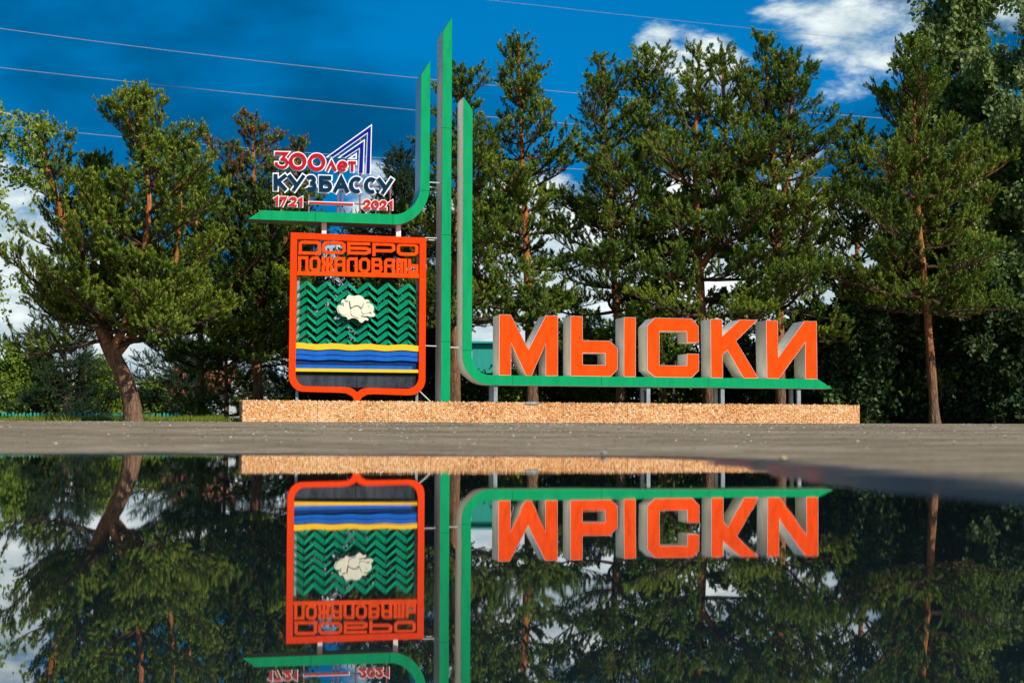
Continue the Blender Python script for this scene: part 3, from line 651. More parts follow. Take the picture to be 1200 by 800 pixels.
# flower
fl = [(740,255),(768,270),(795,272),(830,262),(865,262),(895,280),(910,305),(930,316),(955,312),(975,330),(980,362),(1005,368),(1025,395),(1028,435),(1012,462),(1035,472),(1042,495),(1025,515),(985,515),(930,500),(945,525),(965,540),(958,562),(925,548),(905,570),(885,586),(858,572),(840,545),(800,528),(762,528),(735,548),(712,538),(715,515),(660,508),(625,480),(600,455),(590,415),(603,385),(628,372),(648,385),(655,365),(642,345),(650,318),(668,306),(690,318),(705,295),(718,268)]
flp = [(335+x/10, 320+y/10) for x, y in fl]
mb = MB(); prism(mb, chaikin(flp, True, 1), [], -.075, -.035); flo = sh.part(mb, 'flower', M['cream'])
for pt in ([(756,412),(750,372),(742,335),(758,300),(790,284),(845,280),(885,292),(898,340),(886,384),(874,410),(835,374),(790,388)],
           [(605,415),(612,392),(640,392),(668,398),(700,372),(735,384),(744,425),(720,470),(690,498),(650,490),(620,460)],
           [(886,428),(900,388),(918,352),(940,358),(968,372),(1000,388),(1012,420),(995,452),(955,470),(905,480),(880,465)],
           [(752,432),(790,404),(835,390),(872,428),(866,490),(850,530),(800,512),(765,500)]):
    mb = MB(); prism(mb, chaikin([(335+x/10, 320+y/10) for x, y in pt], True, 2), [], -.092, -.0752); sh.part(mb, 'petal', M['cream'], flo)
for ln in ([(738,335),(745,375),(752,420)],[(908,350),(890,390),(878,420)],[(752,420),(790,395),(835,380),(878,418)],[(690,325),(725,332)],[(663,345),(672,388)],[(940,345),(985,340)],[(975,380),(955,410)],[(975,462),(1000,468)],[(880,500),(930,512),(1000,518)],[(793,288),(797,296)],[(855,380),(870,388)]):
    mb = MB(); stroke(mb, [(335+x/10, 320+y/10) for x, y in ln], .42, -.0945, -.074); sh.part(mb, 'petal_line', M['groove'], flo)
# waves and strips; in the plane, level
def zz(v, u=346): return S(u, v)[1]
xl, xr = S(346.2, 430)[0], S(491.2, 430)[0]
def wave(s, amp, ph=0.0): return amp*math.sin((s-xl)/.80*2*math.pi + ph + .9)
def band(name, v0, v1, amp, mat, t0, t1, x0=xl, x1=xr, top_amp=None):
    n = 48; a0, a1 = zz(v0), zz(v1); xs = [x0+(x1-x0)*i/n for i in range(n+1)]
    ta = amp if top_amp is None else top_amp
    top = [(x, a0+wave(x, ta)) for x in xs]; bot = [(x, a1+wave(x, amp)) for x in xs]
    mb = MB(); prism(mb, top+bot[::-1], [], t0, t1, px=False); return sh.part(mb, name, mat)
band('yellow_wave', 402.0, 408.9, .013, M['yellow'], .004, .05)
band('blue_wave', 410.0, 415.2, .013, M['blue'], .03, .06)
band('blue_wave', 416.0, 421.0, .011, M['blue'], .028, .059)
band('blue_panel', 408.0, 432.2, 0, M['navyback'], .075, .10)
band('blue_strip', 427.0, 431.2, 0, M['blue'], .03, .06, x1=S(483.5, 430)[0])  # cut short at the right; dark backing left bare stands in for frame's shadow
band('yellow_strip', 431.2, 434.9, 0, M['yellow'], .004, .05)
band('black_panel', 434.0, 455.0, 0, M['black'], .09, .11)
for a, b in ((347.2, 418.2), (418.9, 483.6)):  # right panel stops short too; bare black beside the frame imitates its cast shadow
    x0, x1 = S(a, 445)[0], S(b, 445)[0]; mb = MB(); mb.box(x0, x1, .05, .085, zz(453.2), zz(440.2)); sh.part(mb, 'grey_panel', M['greypanel'])
for u in (349.6, 489.2):
    x, _ = S(u, 300, .2); mb = MB(); mb.box(x-.03, x+.03, .135, .2, z_t-.08, zz(282)); sh.part(mb, 'post', M['galv'])
rods(sh, [(498, 278.6, .1, 512, 279.1, .1), (498, 281.0, .12, 512, 281.6, .3), (497, 404.9, .1, 511.6, 405.6, .1), (492, 458.4, .1, 505.5, 471.5, .1)])
# ------------------------------------------------------------------ vegetation
def mesh_np(name, V, Fq, nper, mat, parent=None, tint=None, loc=None, kind=None, smooth=False):
    """V (n,3); faces consecutive runs of nper vertices"""
    me = bpy.data.meshes.new(name); n = len(V); me.vertices.add(n); me.vertices.foreach_set('co', np.ascontiguousarray(V, np.float32).ravel())
    nf = n//nper; me.loops.add(n); me.loops.foreach_set('vertex_index', np.arange(n, dtype=np.int32)); me.polygons.add(nf)
    me.polygons.foreach_set('loop_start', np.arange(nf, dtype=np.int32)*nper); me.update(calc_edges=True)
    if tint is not None:
        a = me.attributes.new('tint', 'FLOAT', 'POINT'); a.data.foreach_set('value', np.ascontiguousarray(tint, np.float32))
    o = link(name, me, mat, parent, loc)
    if kind: o['kind'] = kind
    return o
def frames(D):
    D = D/np.linalg.norm(D, axis=1, keepdims=True)
    a = np.cross(D, np.array([.31, .17, .93])); n = np.linalg.norm(a, axis=1, keepdims=True); a = a/np.maximum(n, 1e-6)
    return D, a, np.cross(D, a)
def needle_template(r, n, ln, nl, w, spread=.9):
    tri = []
    for i in range(n):
        f = (i+.5)/n; az = i*2.399963 + r.uniform(-.3, .3); base = np.array([0, 0, f*ln])
        sp = spread*(1.15-.75*f); d = np.array([math.cos(az)*math.sin(sp), math.sin(az)*math.sin(sp), math.cos(sp)])
        sd = np.array([-math.sin(az), math.cos(az), r.uniform(-.35, .35)]); sd /= np.linalg.norm(sd)
        l = nl*r.uniform(.75, 1.15); tri += [base-sd*w*.5, base+sd*w*.5+d*l*.25, base+d*l]
    return np.array(tri)
def shoots(P, D, SC, tmpl, seed):
    g_ = np.random.default_rng(seed); P = np.asarray(P); D, A, B = frames(np.asarray(D)); n = len(P)
    th = g_.uniform(0, 2*np.pi, n)[:, None]; A2 = A*np.cos(th)+B*np.sin(th); B2 = -A*np.sin(th)+B*np.cos(th)
    Rm = np.stack([A2, B2, D], -1)                                  # columns
    V = np.einsum('nij,kj->nki', Rm*np.asarray(SC)[:, None, None], tmpl) + P[:, None, :]
    return V.reshape(-1, 3)
def ss3(p): return np.asarray(p, float)
def resample(path, step):
    path = ss3(path); seg = np.linalg.norm(np.diff(path, axis=0), axis=1); cum = np.concatenate([[0], np.cumsum(seg)])
    n = max(3, int(cum[-1]/step)+1); t = np.linspace(0, cum[-1], n)
    q = np.stack([np.interp(t, cum, path[:, i]) for i in range(3)], 1)
    for _ in range(3): q[1:-1] = q[1:-1]*.5+(q[:-2]+q[2:])*.25
    return q, t/cum[-1], cum[-1]
def trunk_mesh(path, r0, r1, name, mat, parent, sides=14, flare=.35, seed=0, pw=.8, limbless=0):
    q, f, Ln = resample(path, .22); g_ = np.random.default_rng(seed); V = []; F_ = []
    ph = g_.uniform(0, 6.28, 6)
    for i, p in enumerate(q):
        d = q[min(i+1, len(q)-1)]-q[max(i-1, 0)]; d /= np.linalg.norm(d); a = np.cross(d, [0, 1, .1]); a /= np.linalg.norm(a); b = np.cross(d, a)
        r = r0+(r1-r0)*f[i]**pw; r *= 1+flare*math.exp(-f[i]*Ln/.28)
        for k in range(sides):
            t = 2*math.pi*k/sides; h = f[i]*Ln
            rr_ = r*(1+.05*math.sin(3*t+ph[0]+h*.9)+.05*math.sin(5*t+ph[1]-h*1.3)+.035*math.sin(9*t+ph[2]+h*3)+.04*math.sin(h*4+ph[3]))
            V.append(p+(a*math.cos(t)+b*math.sin(t))*rr_)
    n = len(q)
    for i in range(n-1):
        for k in range(sides): F_.append((i*sides+k, i*sides+(k+1)%sides, (i+1)*sides+(k+1)%sides, (i+1)*sides+k))
    F_.append(tuple((n-1)*sides+k for k in range(sides)))
    mb = MB(); mb.v = [tuple(v) for v in V]; mb.f = F_; mb.mi = [0]*len(F_)
    return mb.build(name, mat, parent, smooth=True)
TM_PINE = needle_template(random.Random(3), 19, .120, .082, .033, 1.0)
TM_PINE2 = needle_template(random.Random(9), 22, .26, .11, .020, .75)
TM_FIR = needle_template(random.Random(4), 24, .30, .075, .030, 1.1)
def norm(v): return v/max(1e-9, np.linalg.norm(v))
def conifer(name, label, group, base, leaders, prof, r0, seed, mat='needles', barkm='bark', dz=.52, nl=5, clear=.25, e_top=60, e_bot=4, lift=.35, dens=1.0,
            sc=1.0, dead=0.0, droop=0.0, extra=None, tm=None, r_lead=None, up=.62, tpw=.8):
    """leaders: world paths. The first is the trunk itself; limb length = prof(distance from the top)"""
    g_ = np.random.default_rng(seed); base = ss3(base)
    o = empty(name, tuple(base), label, 'tree', group)
    limbs = MB(); SP, SD, SS, ST = [], [], [], []
    def add(p, d, s, t): SP.append(p); SD.append(d); SS.append(s); ST.append(t)
    def branch(p, az, el, L, rb, tone):
        n = max(5, int(L/.22)+2); st = L/(n-1); d = np.array([math.cos(az)*math.cos(el), math.sin(az)*math.cos(el), math.sin(el)])
        pts = [p]; wn_ = g_.uniform(-.16, .16, 2); dirs = [d]
        for i in range(1, n):
            f = i/(n-1); d = norm(d + np.array([wn_[0]*d[1], -wn_[0]*d[0], 0]) + np.array([0, 0, (lift*f - droop*(1-f))*st*1.1]) + g_.normal(0, .07, 3))
            pts.append(pts[-1]+d*st); dirs.append(d)
        limbs.tube([tuple(x) for x in pts], [max(.006, rb*(1-.85*i/(n-1))) for i in range(n)], 5, cap=False)
        side = 1 if g_.random() < .5 else -1
        stp = .098/dens; s = L*.19
        while s < L:
            f = s/L; i = min(n-2, int(f*(n-1))); pp = pts[i]+(pts[i+1]-pts[i])*(f*(n-1)-i); dd = dirs[i+1]
            lat = norm(np.cross(dd, [0, 0, 1]))*side; side = -side
            sl = (.26+.42*L*min(1, 1.5*(1-f))*min(1, f*2.2))*g_.uniform(.6, 1.15); sl = min(sl, 1.0)
            sd = norm(dd*.75+lat*g_.uniform(.55, 1.0)+np.array([0, 0, g_.uniform(-.05, .35)]))
            m = max(2, int(sl/.10)); q = pp
            tw = [tuple(q)]
            for j in range(m):
                sd = norm(sd+np.array([0, 0, .10])+g_.normal(0, .10, 3)); q = q+sd*(sl/m)
                if j >= m*.25 or m <= 2:
                    add(q, norm(sd*.8+np.array([0, 0, up])+g_.normal(0, .35, 3)), sc*g_.uniform(.75, 1.25), tone+g_.uniform(-.22, .22))
                    for _ in range(1 if g_.random() < .9*dens else 0): add(q+g_.normal(0, .05, 3), norm(sd*.3+np.array([0, 0, up])+g_.normal(0, .6, 3)), sc*g_.uniform(.6, 1.0), tone+g_.uniform(-.22, .22))
            tw.append(tuple(q)); 
            if sl > .3: limbs.tube(tw, [max(.005, rb*.25), .004], 3, cap=False)
            s += stp*g_.uniform(.75, 1.3)
        for j in range(3): add(pts[-1], norm(dirs[-1]+np.array([0, 0, .35])+g_.normal(0, .25, 3)), sc*1.1, tone+.1)
    for li, path in enumerate(leaders):
        q, f, Ln = resample(path, .25)
        rad0 = r0 if li == 0 else (r_lead or r0*.55)
        trunk_mesh(path, rad0, .03, 'trunk' if li == 0 else 'leader', M[barkm], o, sides=14 if li == 0 else 10, flare=.3 if li == 0 else 0, seed=seed+li, pw=(tpw if li == 0 else .8))
        z = clear*Ln if li == 0 else .12*Ln
        while z < Ln-.12:
            rem = Ln-z; i = min(len(q)-2, int(z/Ln*(len(q)-1))); p = q[i]+(q[i+1]-q[i])*(z/Ln*(len(q)-1)-i)
            tfr = (z/Ln-clear)/(1-clear) if li == 0 else z/Ln
            k = nl if rem > 1 else 4; a0 = g_.uniform(0, 6.28); tone = .5+g_.normal(0, .09)
            for j in range(k):
                if g_.random() < .16: continue
                az = a0+2*math.pi*j/k+g_.uniform(-.35, .35); L = prof(rem)*g_.uniform(.45, 1.25)*(1+.30*math.sin(z*1.7+2*az+seed)+.18*math.sin(z*3.1-az+seed*2)); L = min(L, rem*.85+.14, prof(99)*1.22)
                el = R(e_bot+(e_top-e_bot)*max(0, tfr)**1.3)+g_.normal(0, .12)
                branch(p, az, el, L, .012+.016*L, tone+g_.normal(0, .06))
            z += dz*g_.uniform(.7, 1.25)*(1 if rem > 2 else .7)
        td = norm(q[-1]-q[-3])
        for j in range(16): add(q[-1]-td*g_.uniform(0, .7), norm(td+g_.normal(0, .28, 3)+np.array([0, 0, .3])), sc*1.15, .55)
    if extra:
        for (p, az, el, L) in extra: branch(ss3(p), az, R(el), L, .02+.016*L, .55)
    limbs.v = [(x, y, z) for x, y, z in limbs.v]
    lo = limbs.build('branches', M['twig'] if barkm != 'bark' else M['bark_limb'], None, smooth=True); lo.parent = o; lo['kind'] = 'stuff'
    inv = Matrix.Translation(Vector(-base))
    for ch in list(o.children): ch.data.transform(inv)
    SP = ss3(SP)-base; SD = ss3(SD); SS = ss3(SS); ST = ss3(ST)
    if dead > 0:
        n1 = wobm(SP, seed)*.35+SP[:, 2]; dm = (n1 > np.quantile(n1, 1-dead*2.4)) & (g_.random(len(SP)) < .42)
    else: dm = np.zeros(len(SP), bool)
    t = TM_PINE if tm is None else tm
    for msk, nm, mt in ((~dm, 'crown', M[mat]), (dm, 'dry_needles', M['dead'])):
        if msk.sum() == 0: continue
        V = shoots(SP[msk], SD[msk], SS[msk], t, seed+5); tint = np.repeat(ST[msk], len(t))
        tint = tint + np.tile(np.where(np.arange(len(t))//3 > len(t)//3*.6, .10, -.05), msk.sum())
        mesh_np(nm, V, None, 3, mt, o, tint, kind='stuff')
    STAT.append((label[:30], len(SP)*len(t)//3)); return o
def wobm(P, s): return np.sin(P[:, 0]*2.1+s)+np.sin(P[:, 1]*2.3+s*2)+np.sin(P[:, 2]*1.7+s*3)
STAT = []
def path_px(pts, Y, y_off=None):
    return [tuple(T(u, v, Y+(0 if y_off is None else y_off[i]))) for i, (u, v) in enumerate(pts)]
def gz(x, y): return float(height(np.array([x]), np.array([y]))[0])
def ground_first(path):
    x, y, z = path[0]; path[0] = (x, y, gz(x, y)-.06); return path
PR = lambda mx, k=.62, a=.16: (lambda rem: min(mx, a+k*rem**.85))
SB = 'pines in the row behind the town sign'
# the crooked pine on the left
Y = 36.5
main = ground_first(path_px([(157,497),(155,470),(146,440),(131,414),(121,392),(105,340),(78,270),(58,210),(46,158)], Y, [0,0,0,.0,.1,.3,.5,.6,.6]))
l2 = path_px([(131,414),(150,372),(165,320),(176,240),(168,160),(158,112)], Y, [0,-.2,-.4,-.3,-.1,0])
l3 = path_px([(128,405),(122,340),(118,270),(110,192)], Y, [0,.7,1.0,1.2])
l4 = path_px([(135,416),(172,372),(205,320),(212,240),(208,172)], Y, [0,.4,.9,1.0,1.0])
j = T(128, 408, Y)
conifer('pine_tree', 'crooked leaning pine with a thick bare trunk left of the plinth', None, main[0], [main, l2, l3, l4], PR(2.3, .46, .38), .19, 11, tpw=1.5, clear=.40, e_top=62, e_bot=8, nl=5, dz=.46, r_lead=.12, dens=1.0,
        extra=[((j[0], j[1], j[2]), R(-12), 2, 2.9), ((j[0], j[1]-.1, j[2]+.35), R(-35), 6, 2.7), ((j[0], j[1], j[2]+.5), R(200), 8, 2.8), ((j[0]-.2, j[1], j[2]+.9), R(170), 12, 2.7), ((j[0], j[1], j[2]+.8), R(-70), 10, 2.2), ((j[0]+.2, j[1], j[2]+.9), R(8), 15, 3.0), ((j[0]-.1, j[1], j[2]+.2), R(190), -3, 2.6), ((j[0]+.3, j[1], j[2]+.55), R(-20), 0, 3.1), ((j[0]+.3, j[1], j[2]+.15), R(-8), -6, 2.6)])
def pine(label, pts, Y, mx, r0, seed, **kw):
    p = ground_first(path_px(pts, Y)); kw['clear'] = kw.get('clear', .2)*.72; kw.setdefault('e_bot', -6); mx *= 1.25; kw.setdefault('nl', 6); kw.setdefault('dz', .53)
    ld = [p] + [path_px(q, Y) for q in kw.pop('more', [])]
    return conifer('pine_tree', label, SB, p[0], ld, PR(mx, kw.pop('k', .50)), r0, seed, **kw)
pine('pine with rust-brown dry tips left of the shield', [(303,492),(302,420),(301,330),(298,230),(296,138)], 41, 1.75, .15, 21, dead=.035, clear=.30, more=[[(301,440),(286,370),(276,290),(270,200)],[(301,400),(322,330),(340,260),(350,172)]], dens=.9)
pine('slender pine between the crooked pine and the one left of the shield', [(236,494),(235,400),(232,300),(226,188)], 43.5, 1.5, .11, 25, clear=.30)
pine('pine standing straight behind the green pylon', [(533,492),(533,400),(534,300),(538,180),(541,78)], 41, 2.3, .17, 31, clear=.40, dens=.95)
pine('tall pine just right of the pylon, between the first letter\'s strokes', [(625,492),(622,400),(617,300),(612,180),(607,46)], 42.5, 1.9, .17, 41, clear=.38)
pine('pine behind the second big letter', [(728,492),(725,400),(718,300),(712,180),(706,68)], 42.5, 1.65, .13, 51, clear=.26)
pine('slim pine crowded between two others above the third letter', [(778,492),(775,400),(766,300),(760,180),(756,56)], 44.5, 1.5, .12, 61, clear=.35, dens=.9)
pine('pine with a red upper trunk behind the K letter', [(834,492),(823,380),(818,300),(814,180),(820,54)], 42, 2.0, .18, 71, clear=.34, more=[[(818,320),(848,270),(852,200),(846,62)]], dens=.95)
pine('pine behind the last big letter at the end of the sign', [(915,492),(914,400),(912,290),(904,160),(896,48)], 42, 1.75, .15, 81, clear=.33, more=[[(911,280),(925,200),(928,62)]], dens=.9)
p = ground_first(path_px([(1096,499),(1093,450),(1089,400),(1086,350),(1077,270),(1072,160),(1070,55)], 42))
conifer('pine_tree', 'broad full pine with a bare orange trunk right of the plinth', None, p[0], [p], PR(3.3, .66, .25), .14, 91, clear=.30, e_bot=-4, e_top=55, nl=5, dz=.46, dens=1.0)
pine('dark pine filling the gap left of the broad full pine', [(1010,496),(1008,400),(1004,280),(1000,150)], 46, 2.0, .13, 95, clear=.2)
# darker conifers in the back row
def spruce(label, pts, Y, mx, r0, seed, **kw):
    p = ground_first(path_px(pts, Y))
    kw = dict(dict(mat='spruce', barkm='bark_dark', dens=.75, clear=.08, e_top=40, e_bot=-8, lift=.15, up=.25, dz=.28, nl=6, tm=TM_FIR, sc=1.0), **kw)
    return conifer('spruce_tree', label, None, p[0], [p], (lambda rem: min(mx, .15+.42*rem)), r0, seed, **kw)
spruce('dark conical spruce behind the left side of the crooked pine', [(78,496),(76,400),(74,318)], 55, 1.7, .11, 101)
spruce('young open spruce just left of the plinth end', [(266,494),(265,430),(264,352)], 42.5, 1.3, .07, 111, mat='needles', barkm='bark', tm=TM_PINE, dens=.65, dz=.42, up=.4)
spruce('dark spruce behind the right branches of the crooked pine', [(212,496),(212,400),(212,330)], 56, 1.9, .10, 121)
spruce('dark spruce seen through the left edge of the shield', [(345,494),(345,400),(343,250)], 46, 1.7, .09, 131, dens=.85)
spruce('dark spruce behind the middle of the shield', [(425,494),(425,400),(420,262)], 48, 1.7, .09, 141, dens=.7)
spruce('dark spruce behind the right edge of the shield', [(478,494),(478,400),(470,180)], 45, 1.8, .10, 151, dens=.85)
# broadleaf trees and bushes
def leaf_tmpl(w): return np.array([[0, 0, 0], [w*.42, 0, w*.45], [0, 0, w], [-w*.42, 0, w*.45]])
def broadleaf(name, label, group, base, path, r0, seed, n_limb, Lmax, hang, nleaf, leaf, mat, barkm, cat='tree', z0=.15, el=(25, 65), prof=None, extra=None, twigs=9):
    g_ = np.random.default_rng(seed); base = ss3(base); o = empty(name, tuple(base), label, cat, group)
    q, f, Ln = resample(path, .25); trunk_mesh(path, r0, .02, 'trunk', M[barkm], o, sides=10, seed=seed)
    mb = MB(); P, D, S_, Tn = [], [], [], []
    lst = []
    for k in range(n_limb):
        h = z0+(1-z0)*((k+g_.uniform(0, 1))/n_limb); i = min(len(q)-2, int(h*(len(q)-1)))
        L = (prof(h) if prof else math.sin(math.pi*min(1, .18+.80*h))**.7)*Lmax*g_.uniform(.65, 1.1)
        lst.append((q[i], g_.uniform(0, 6.28), R(el[0]+(el[1]-el[0])*h)+g_.normal(0, .15), L))
    for e in (extra or []): lst.append((ss3(e[0]), e[1], R(e[2]), e[3]))
    for (p, az, e, L) in lst:
        d = np.array([math.cos(az)*math.cos(e), math.sin(az)*math.cos(e), math.sin(e)]); n = 7; pts = [p]; dirs = []
        for i in range(n):
            d = norm(d+np.array([0, 0, -.10*hang])+g_.normal(0, .12, 3)); pts.append(pts[-1]+d*L/n); dirs.append(d)
        mb.tube([tuple(x) for x in pts], [max(.005, (.01+.012*L)*(1-.8*i/n)) for i in range(n+1)], 5, cap=False)
        tone = .5+g_.normal(0, .1)
        for k in range(int(twigs*L)+3):
            fr = g_.uniform(.22, 1.0); i = min(n-1, int(fr*n)); pp = pts[i]+(pts[i+1]-pts[i])*(fr*n-i)
            td = norm(dirs[i]*.5+g_.normal(0, .75, 3)+np.array([0, 0, .2])); tl = g_.uniform(.3, .75)*(1+.5*hang); m = 6; qq = pp; tw = [tuple(qq)]
            for jx in range(m):
                td = norm(td+np.array([0, 0, -.42*hang*(1+jx*.3)])+g_.normal(0, .1, 3)); qq = qq+td*tl/m; tw.append(tuple(qq))
                for _ in range(nleaf):
                    P.append(qq+g_.normal(0, .07, 3)); D.append(norm(g_.normal(0, 1, 3)+np.array([0, 0, -.8*hang-.1]))); S_.append(leaf*g_.uniform(.7, 1.3)); Tn.append(tone+g_.uniform(-.28, .28))
            mb.tube(tw[::2], .004, 3, cap=False)
    lo = mb.build('branches', M[barkm] if cat == 'tree' else M['twig'], o); lo['kind'] = 'stuff'
    inv = Matrix.Translation(Vector(-base))
    for ch in list(o.children): ch.data.transform(inv)
    V = shoots(ss3(P)-base, D, S_, leaf_tmpl(1.0), seed+3); mesh_np('crown', V, None, 4, M[mat], o, np.repeat(Tn, 4), kind='stuff')
    STAT.append((label[:30], len(P)*2)); return o
p = ground_first(path_px([(1150,499),(1148,380),(1135,200),(1128,40),(1118,-110)], 46))
broadleaf('birch_tree', 'huge weeping birch towering behind the broad pine at the right edge', None, p[0], p, .20, 201, 95, 3.9, 1.0, 6, .14, 'birch', 'bark_birch', z0=.10, el=(20, 70), twigs=12, prof=lambda h: (1-.62*h))
p = ground_first(path_px([(1240,499),(1236,300),(1226,20)], 44))
broadleaf('birch_tree', 'birch whose hanging branches enter at the upper right edge', None, p[0], p, .15, 205, 60, 3.0, 1.0, 6, .13, 'birch', 'bark_birch', z0=.10, el=(20, 65), twigs=11, prof=lambda h: (1-.55*h))
p = ground_first(path_px([(-70,498),(-66,350),(-55,200),(-48,60)], 35))
broadleaf('birch_tree', 'birch reaching in with yellowish leaf sprays at the top left edge', None, p[0], p, .15, 211, 26, 1.5, .8, 5, .10, 'bright_leaf', 'bark_birch', z0=.25, el=(20, 60),
          extra=[(tuple(T(-52, 160, 35)), R(-8), 22, 1.9), (tuple(T(-55, 200, 35)), R(5), 12, 1.7), (tuple(T(-50, 130, 35)), R(3), 8, 1.8), (tuple(T(-60, 440, 35)), R(2), 8, 1.2)])
def bush(label, u, vt, hw, Y, seed, mat, leaf=.10, hang=.3, n=16, nleaf=5, tree=False, name=None, twigs=12):
    x, _, _ = T(u, 500, Y); z = gz(x, Y)-.05; top = T(u, vt, Y)[2]; g_ = random.Random(seed)
    path = [(x, Y, z), (x+g_.uniform(-.15, .15), Y, z+(top-z)*.5), (x+g_.uniform(-.3, .3), Y, top-.25)]
    return broadleaf(name or ('broadleaf_tree' if tree else 'bush'), label, None, path[0], path, .05 if not tree else .09, seed, n, hw*Y/F, hang, nleaf, leaf, mat, 'bark_dark', cat='tree' if tree else 'bush', z0=.08, el=(15, 70), prof=lambda h: .75+.35*math.sin(math.pi*(1-h)), twigs=twigs)
bush('light green weeping bush at the left edge beyond the grass', 22, 424, 50, 64, 301, 'bright_leaf', .12, 1.2, 50, 10)
bush('light green bush just left of the crooked trunk', 118, 428, 32, 65, 302, 'bright_leaf', .12, .8, 40, 9)
bush('small green bush just right of the crooked trunk', 176, 448, 24, 66, 303, 'bright_leaf', .12, .5, 26, 8)
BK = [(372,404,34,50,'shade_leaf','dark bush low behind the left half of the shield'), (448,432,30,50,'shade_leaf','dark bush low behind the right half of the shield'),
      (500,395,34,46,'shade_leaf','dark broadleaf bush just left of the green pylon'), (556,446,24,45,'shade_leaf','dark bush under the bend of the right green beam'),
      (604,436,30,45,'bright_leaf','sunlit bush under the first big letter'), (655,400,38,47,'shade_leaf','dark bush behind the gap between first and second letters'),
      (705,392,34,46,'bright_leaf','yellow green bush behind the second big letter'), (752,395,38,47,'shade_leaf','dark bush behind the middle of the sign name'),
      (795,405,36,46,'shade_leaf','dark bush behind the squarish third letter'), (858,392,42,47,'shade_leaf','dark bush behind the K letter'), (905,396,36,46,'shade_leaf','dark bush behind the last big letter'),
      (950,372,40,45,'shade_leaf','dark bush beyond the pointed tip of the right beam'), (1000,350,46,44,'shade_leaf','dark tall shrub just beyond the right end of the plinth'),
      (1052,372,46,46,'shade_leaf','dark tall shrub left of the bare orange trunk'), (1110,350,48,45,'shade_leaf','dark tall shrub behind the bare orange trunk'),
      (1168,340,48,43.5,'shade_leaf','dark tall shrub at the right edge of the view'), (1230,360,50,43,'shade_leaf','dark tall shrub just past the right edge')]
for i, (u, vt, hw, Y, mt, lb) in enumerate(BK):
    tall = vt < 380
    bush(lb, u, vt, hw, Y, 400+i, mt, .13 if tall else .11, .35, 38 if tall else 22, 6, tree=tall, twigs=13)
bush('leafy twig bush poking up inside the third letter', 790, 380, 12, 41.2, 480, 'bright_leaf', .07, .3, 7, 3, twigs=7)
# far belt of woodland behind everything, read as one mass
def belt():
    g_ = np.random.default_rng(77); n = 36000
    x = g_.uniform(-60, 75, n); lump = 2.4+1.5*np.abs(wob(x, 0*x, .35, 1.0))+.9*wob(x, 0*x, 1.7, 4.)
    y = 96+g_.normal(0, 2.2, n)+3*wob(x, 0*x, .2, 2.)
    z = -.6+lump*np.sqrt(g_.uniform(0, 1, n))*1.0
    P = np.stack([x, y, z], 1); D = g_.normal(0, 1, (n, 3)); V = shoots(P, D, g_.uniform(.35, .6, n), leaf_tmpl(1.0), 7)
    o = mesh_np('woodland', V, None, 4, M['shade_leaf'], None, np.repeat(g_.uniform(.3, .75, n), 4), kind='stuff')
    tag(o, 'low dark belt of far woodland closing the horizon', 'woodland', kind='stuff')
belt()
# grass verge left of the plinth and thin weeds along the rim
def grass():
    g_ = np.random.default_rng(3); n = 46000
    x = g_.uniform(-22, -4.4, n); y = asph_edge(x)+np.abs(g_.normal(0, 1.8, n))+.02
    k = (wob(x, y, 1.6, 3.) > -.75) | (g_.random(n) < .4); x, y = x[k], y[k]
    n = len(x); z = height(x, y)-.01; h = g_.uniform(.04, .12, n)*(1+.6*wob(x, y, 2.2, 1.))*(1+.9*np.exp(-(y-asph_edge(x))*.9)); w = g_.uniform(.008, .018, n)
    a = g_.uniform(0, 6.28, n); lx, ly = g_.normal(0, .35, n)*h, g_.normal(0, .35, n)*h
    V = np.stack([np.stack([x-np.cos(a)*w, y-np.sin(a)*w, z], 1), np.stack([x+np.cos(a)*w, y+np.sin(a)*w, z], 1), np.stack([x+lx, y+ly, z+h], 1)], 1).reshape(-1, 3)
    o = mesh_np('grass', V, None, 3, M['grass'], None, np.repeat(g_.uniform(.2, .8, n), 3)); tag(o, 'sunlit green grass along the far edge of the asphalt', 'grass', kind='stuff')
grass()
# ------------------------------------------------------------------ picket fence
M['picket'] = paint('teal_picket_paint', (.015, .33, .25), .3, .7)
fx0, _, _ = T(-40, 490, 49); fx1, _, _ = T(262, 490, 49); FY = 49.0
fz = gz(fx0, FY); fe = empty('picket_fence', ((fx0+fx1)/2, FY, fz), 'teal picket fence beyond the grass behind the crooked pine', 'fence')
mb = MB(); tp = T(100, 483.0, FY)[2]; hh = tp-fz
mb.v = [(-.03,-.011,0),(.03,-.011,0),(.03,.011,0),(-.03,.011,0),(-.03,-.011,hh-.025),(.03,-.011,hh-.025),(.03,.011,hh-.025),(-.03,.011,hh-.025),(0,-.011,hh),(0,.011,hh)]
mb.f = [(0,1,5,8,4),(2,3,7,9,6),(1,2,6,5),(3,0,4,7),(5,6,9,8),(7,4,8,9)]; mb.mi = [0]*6
pk = None; n = int((fx1-fx0)/.112)
for i in range(n):
    if pk is None: pk = mb.build('picket', M['picket'], fe); o = pk
    else: o = pk.copy(); COL.objects.link(o); o.parent = fe
    o.location = (fx0+i*.112-(fx0+fx1)/2, 0, random.uniform(-.05, .03)); o.rotation_euler = (0, random.gauss(0, .02), 0)
for z in (.25, hh-.28):
    mb = MB(); mb.box(-(fx1-fx0)/2, (fx1-fx0)/2, .0125, .05, z, z+.07); mb.build('rail', M['picket'], fe)
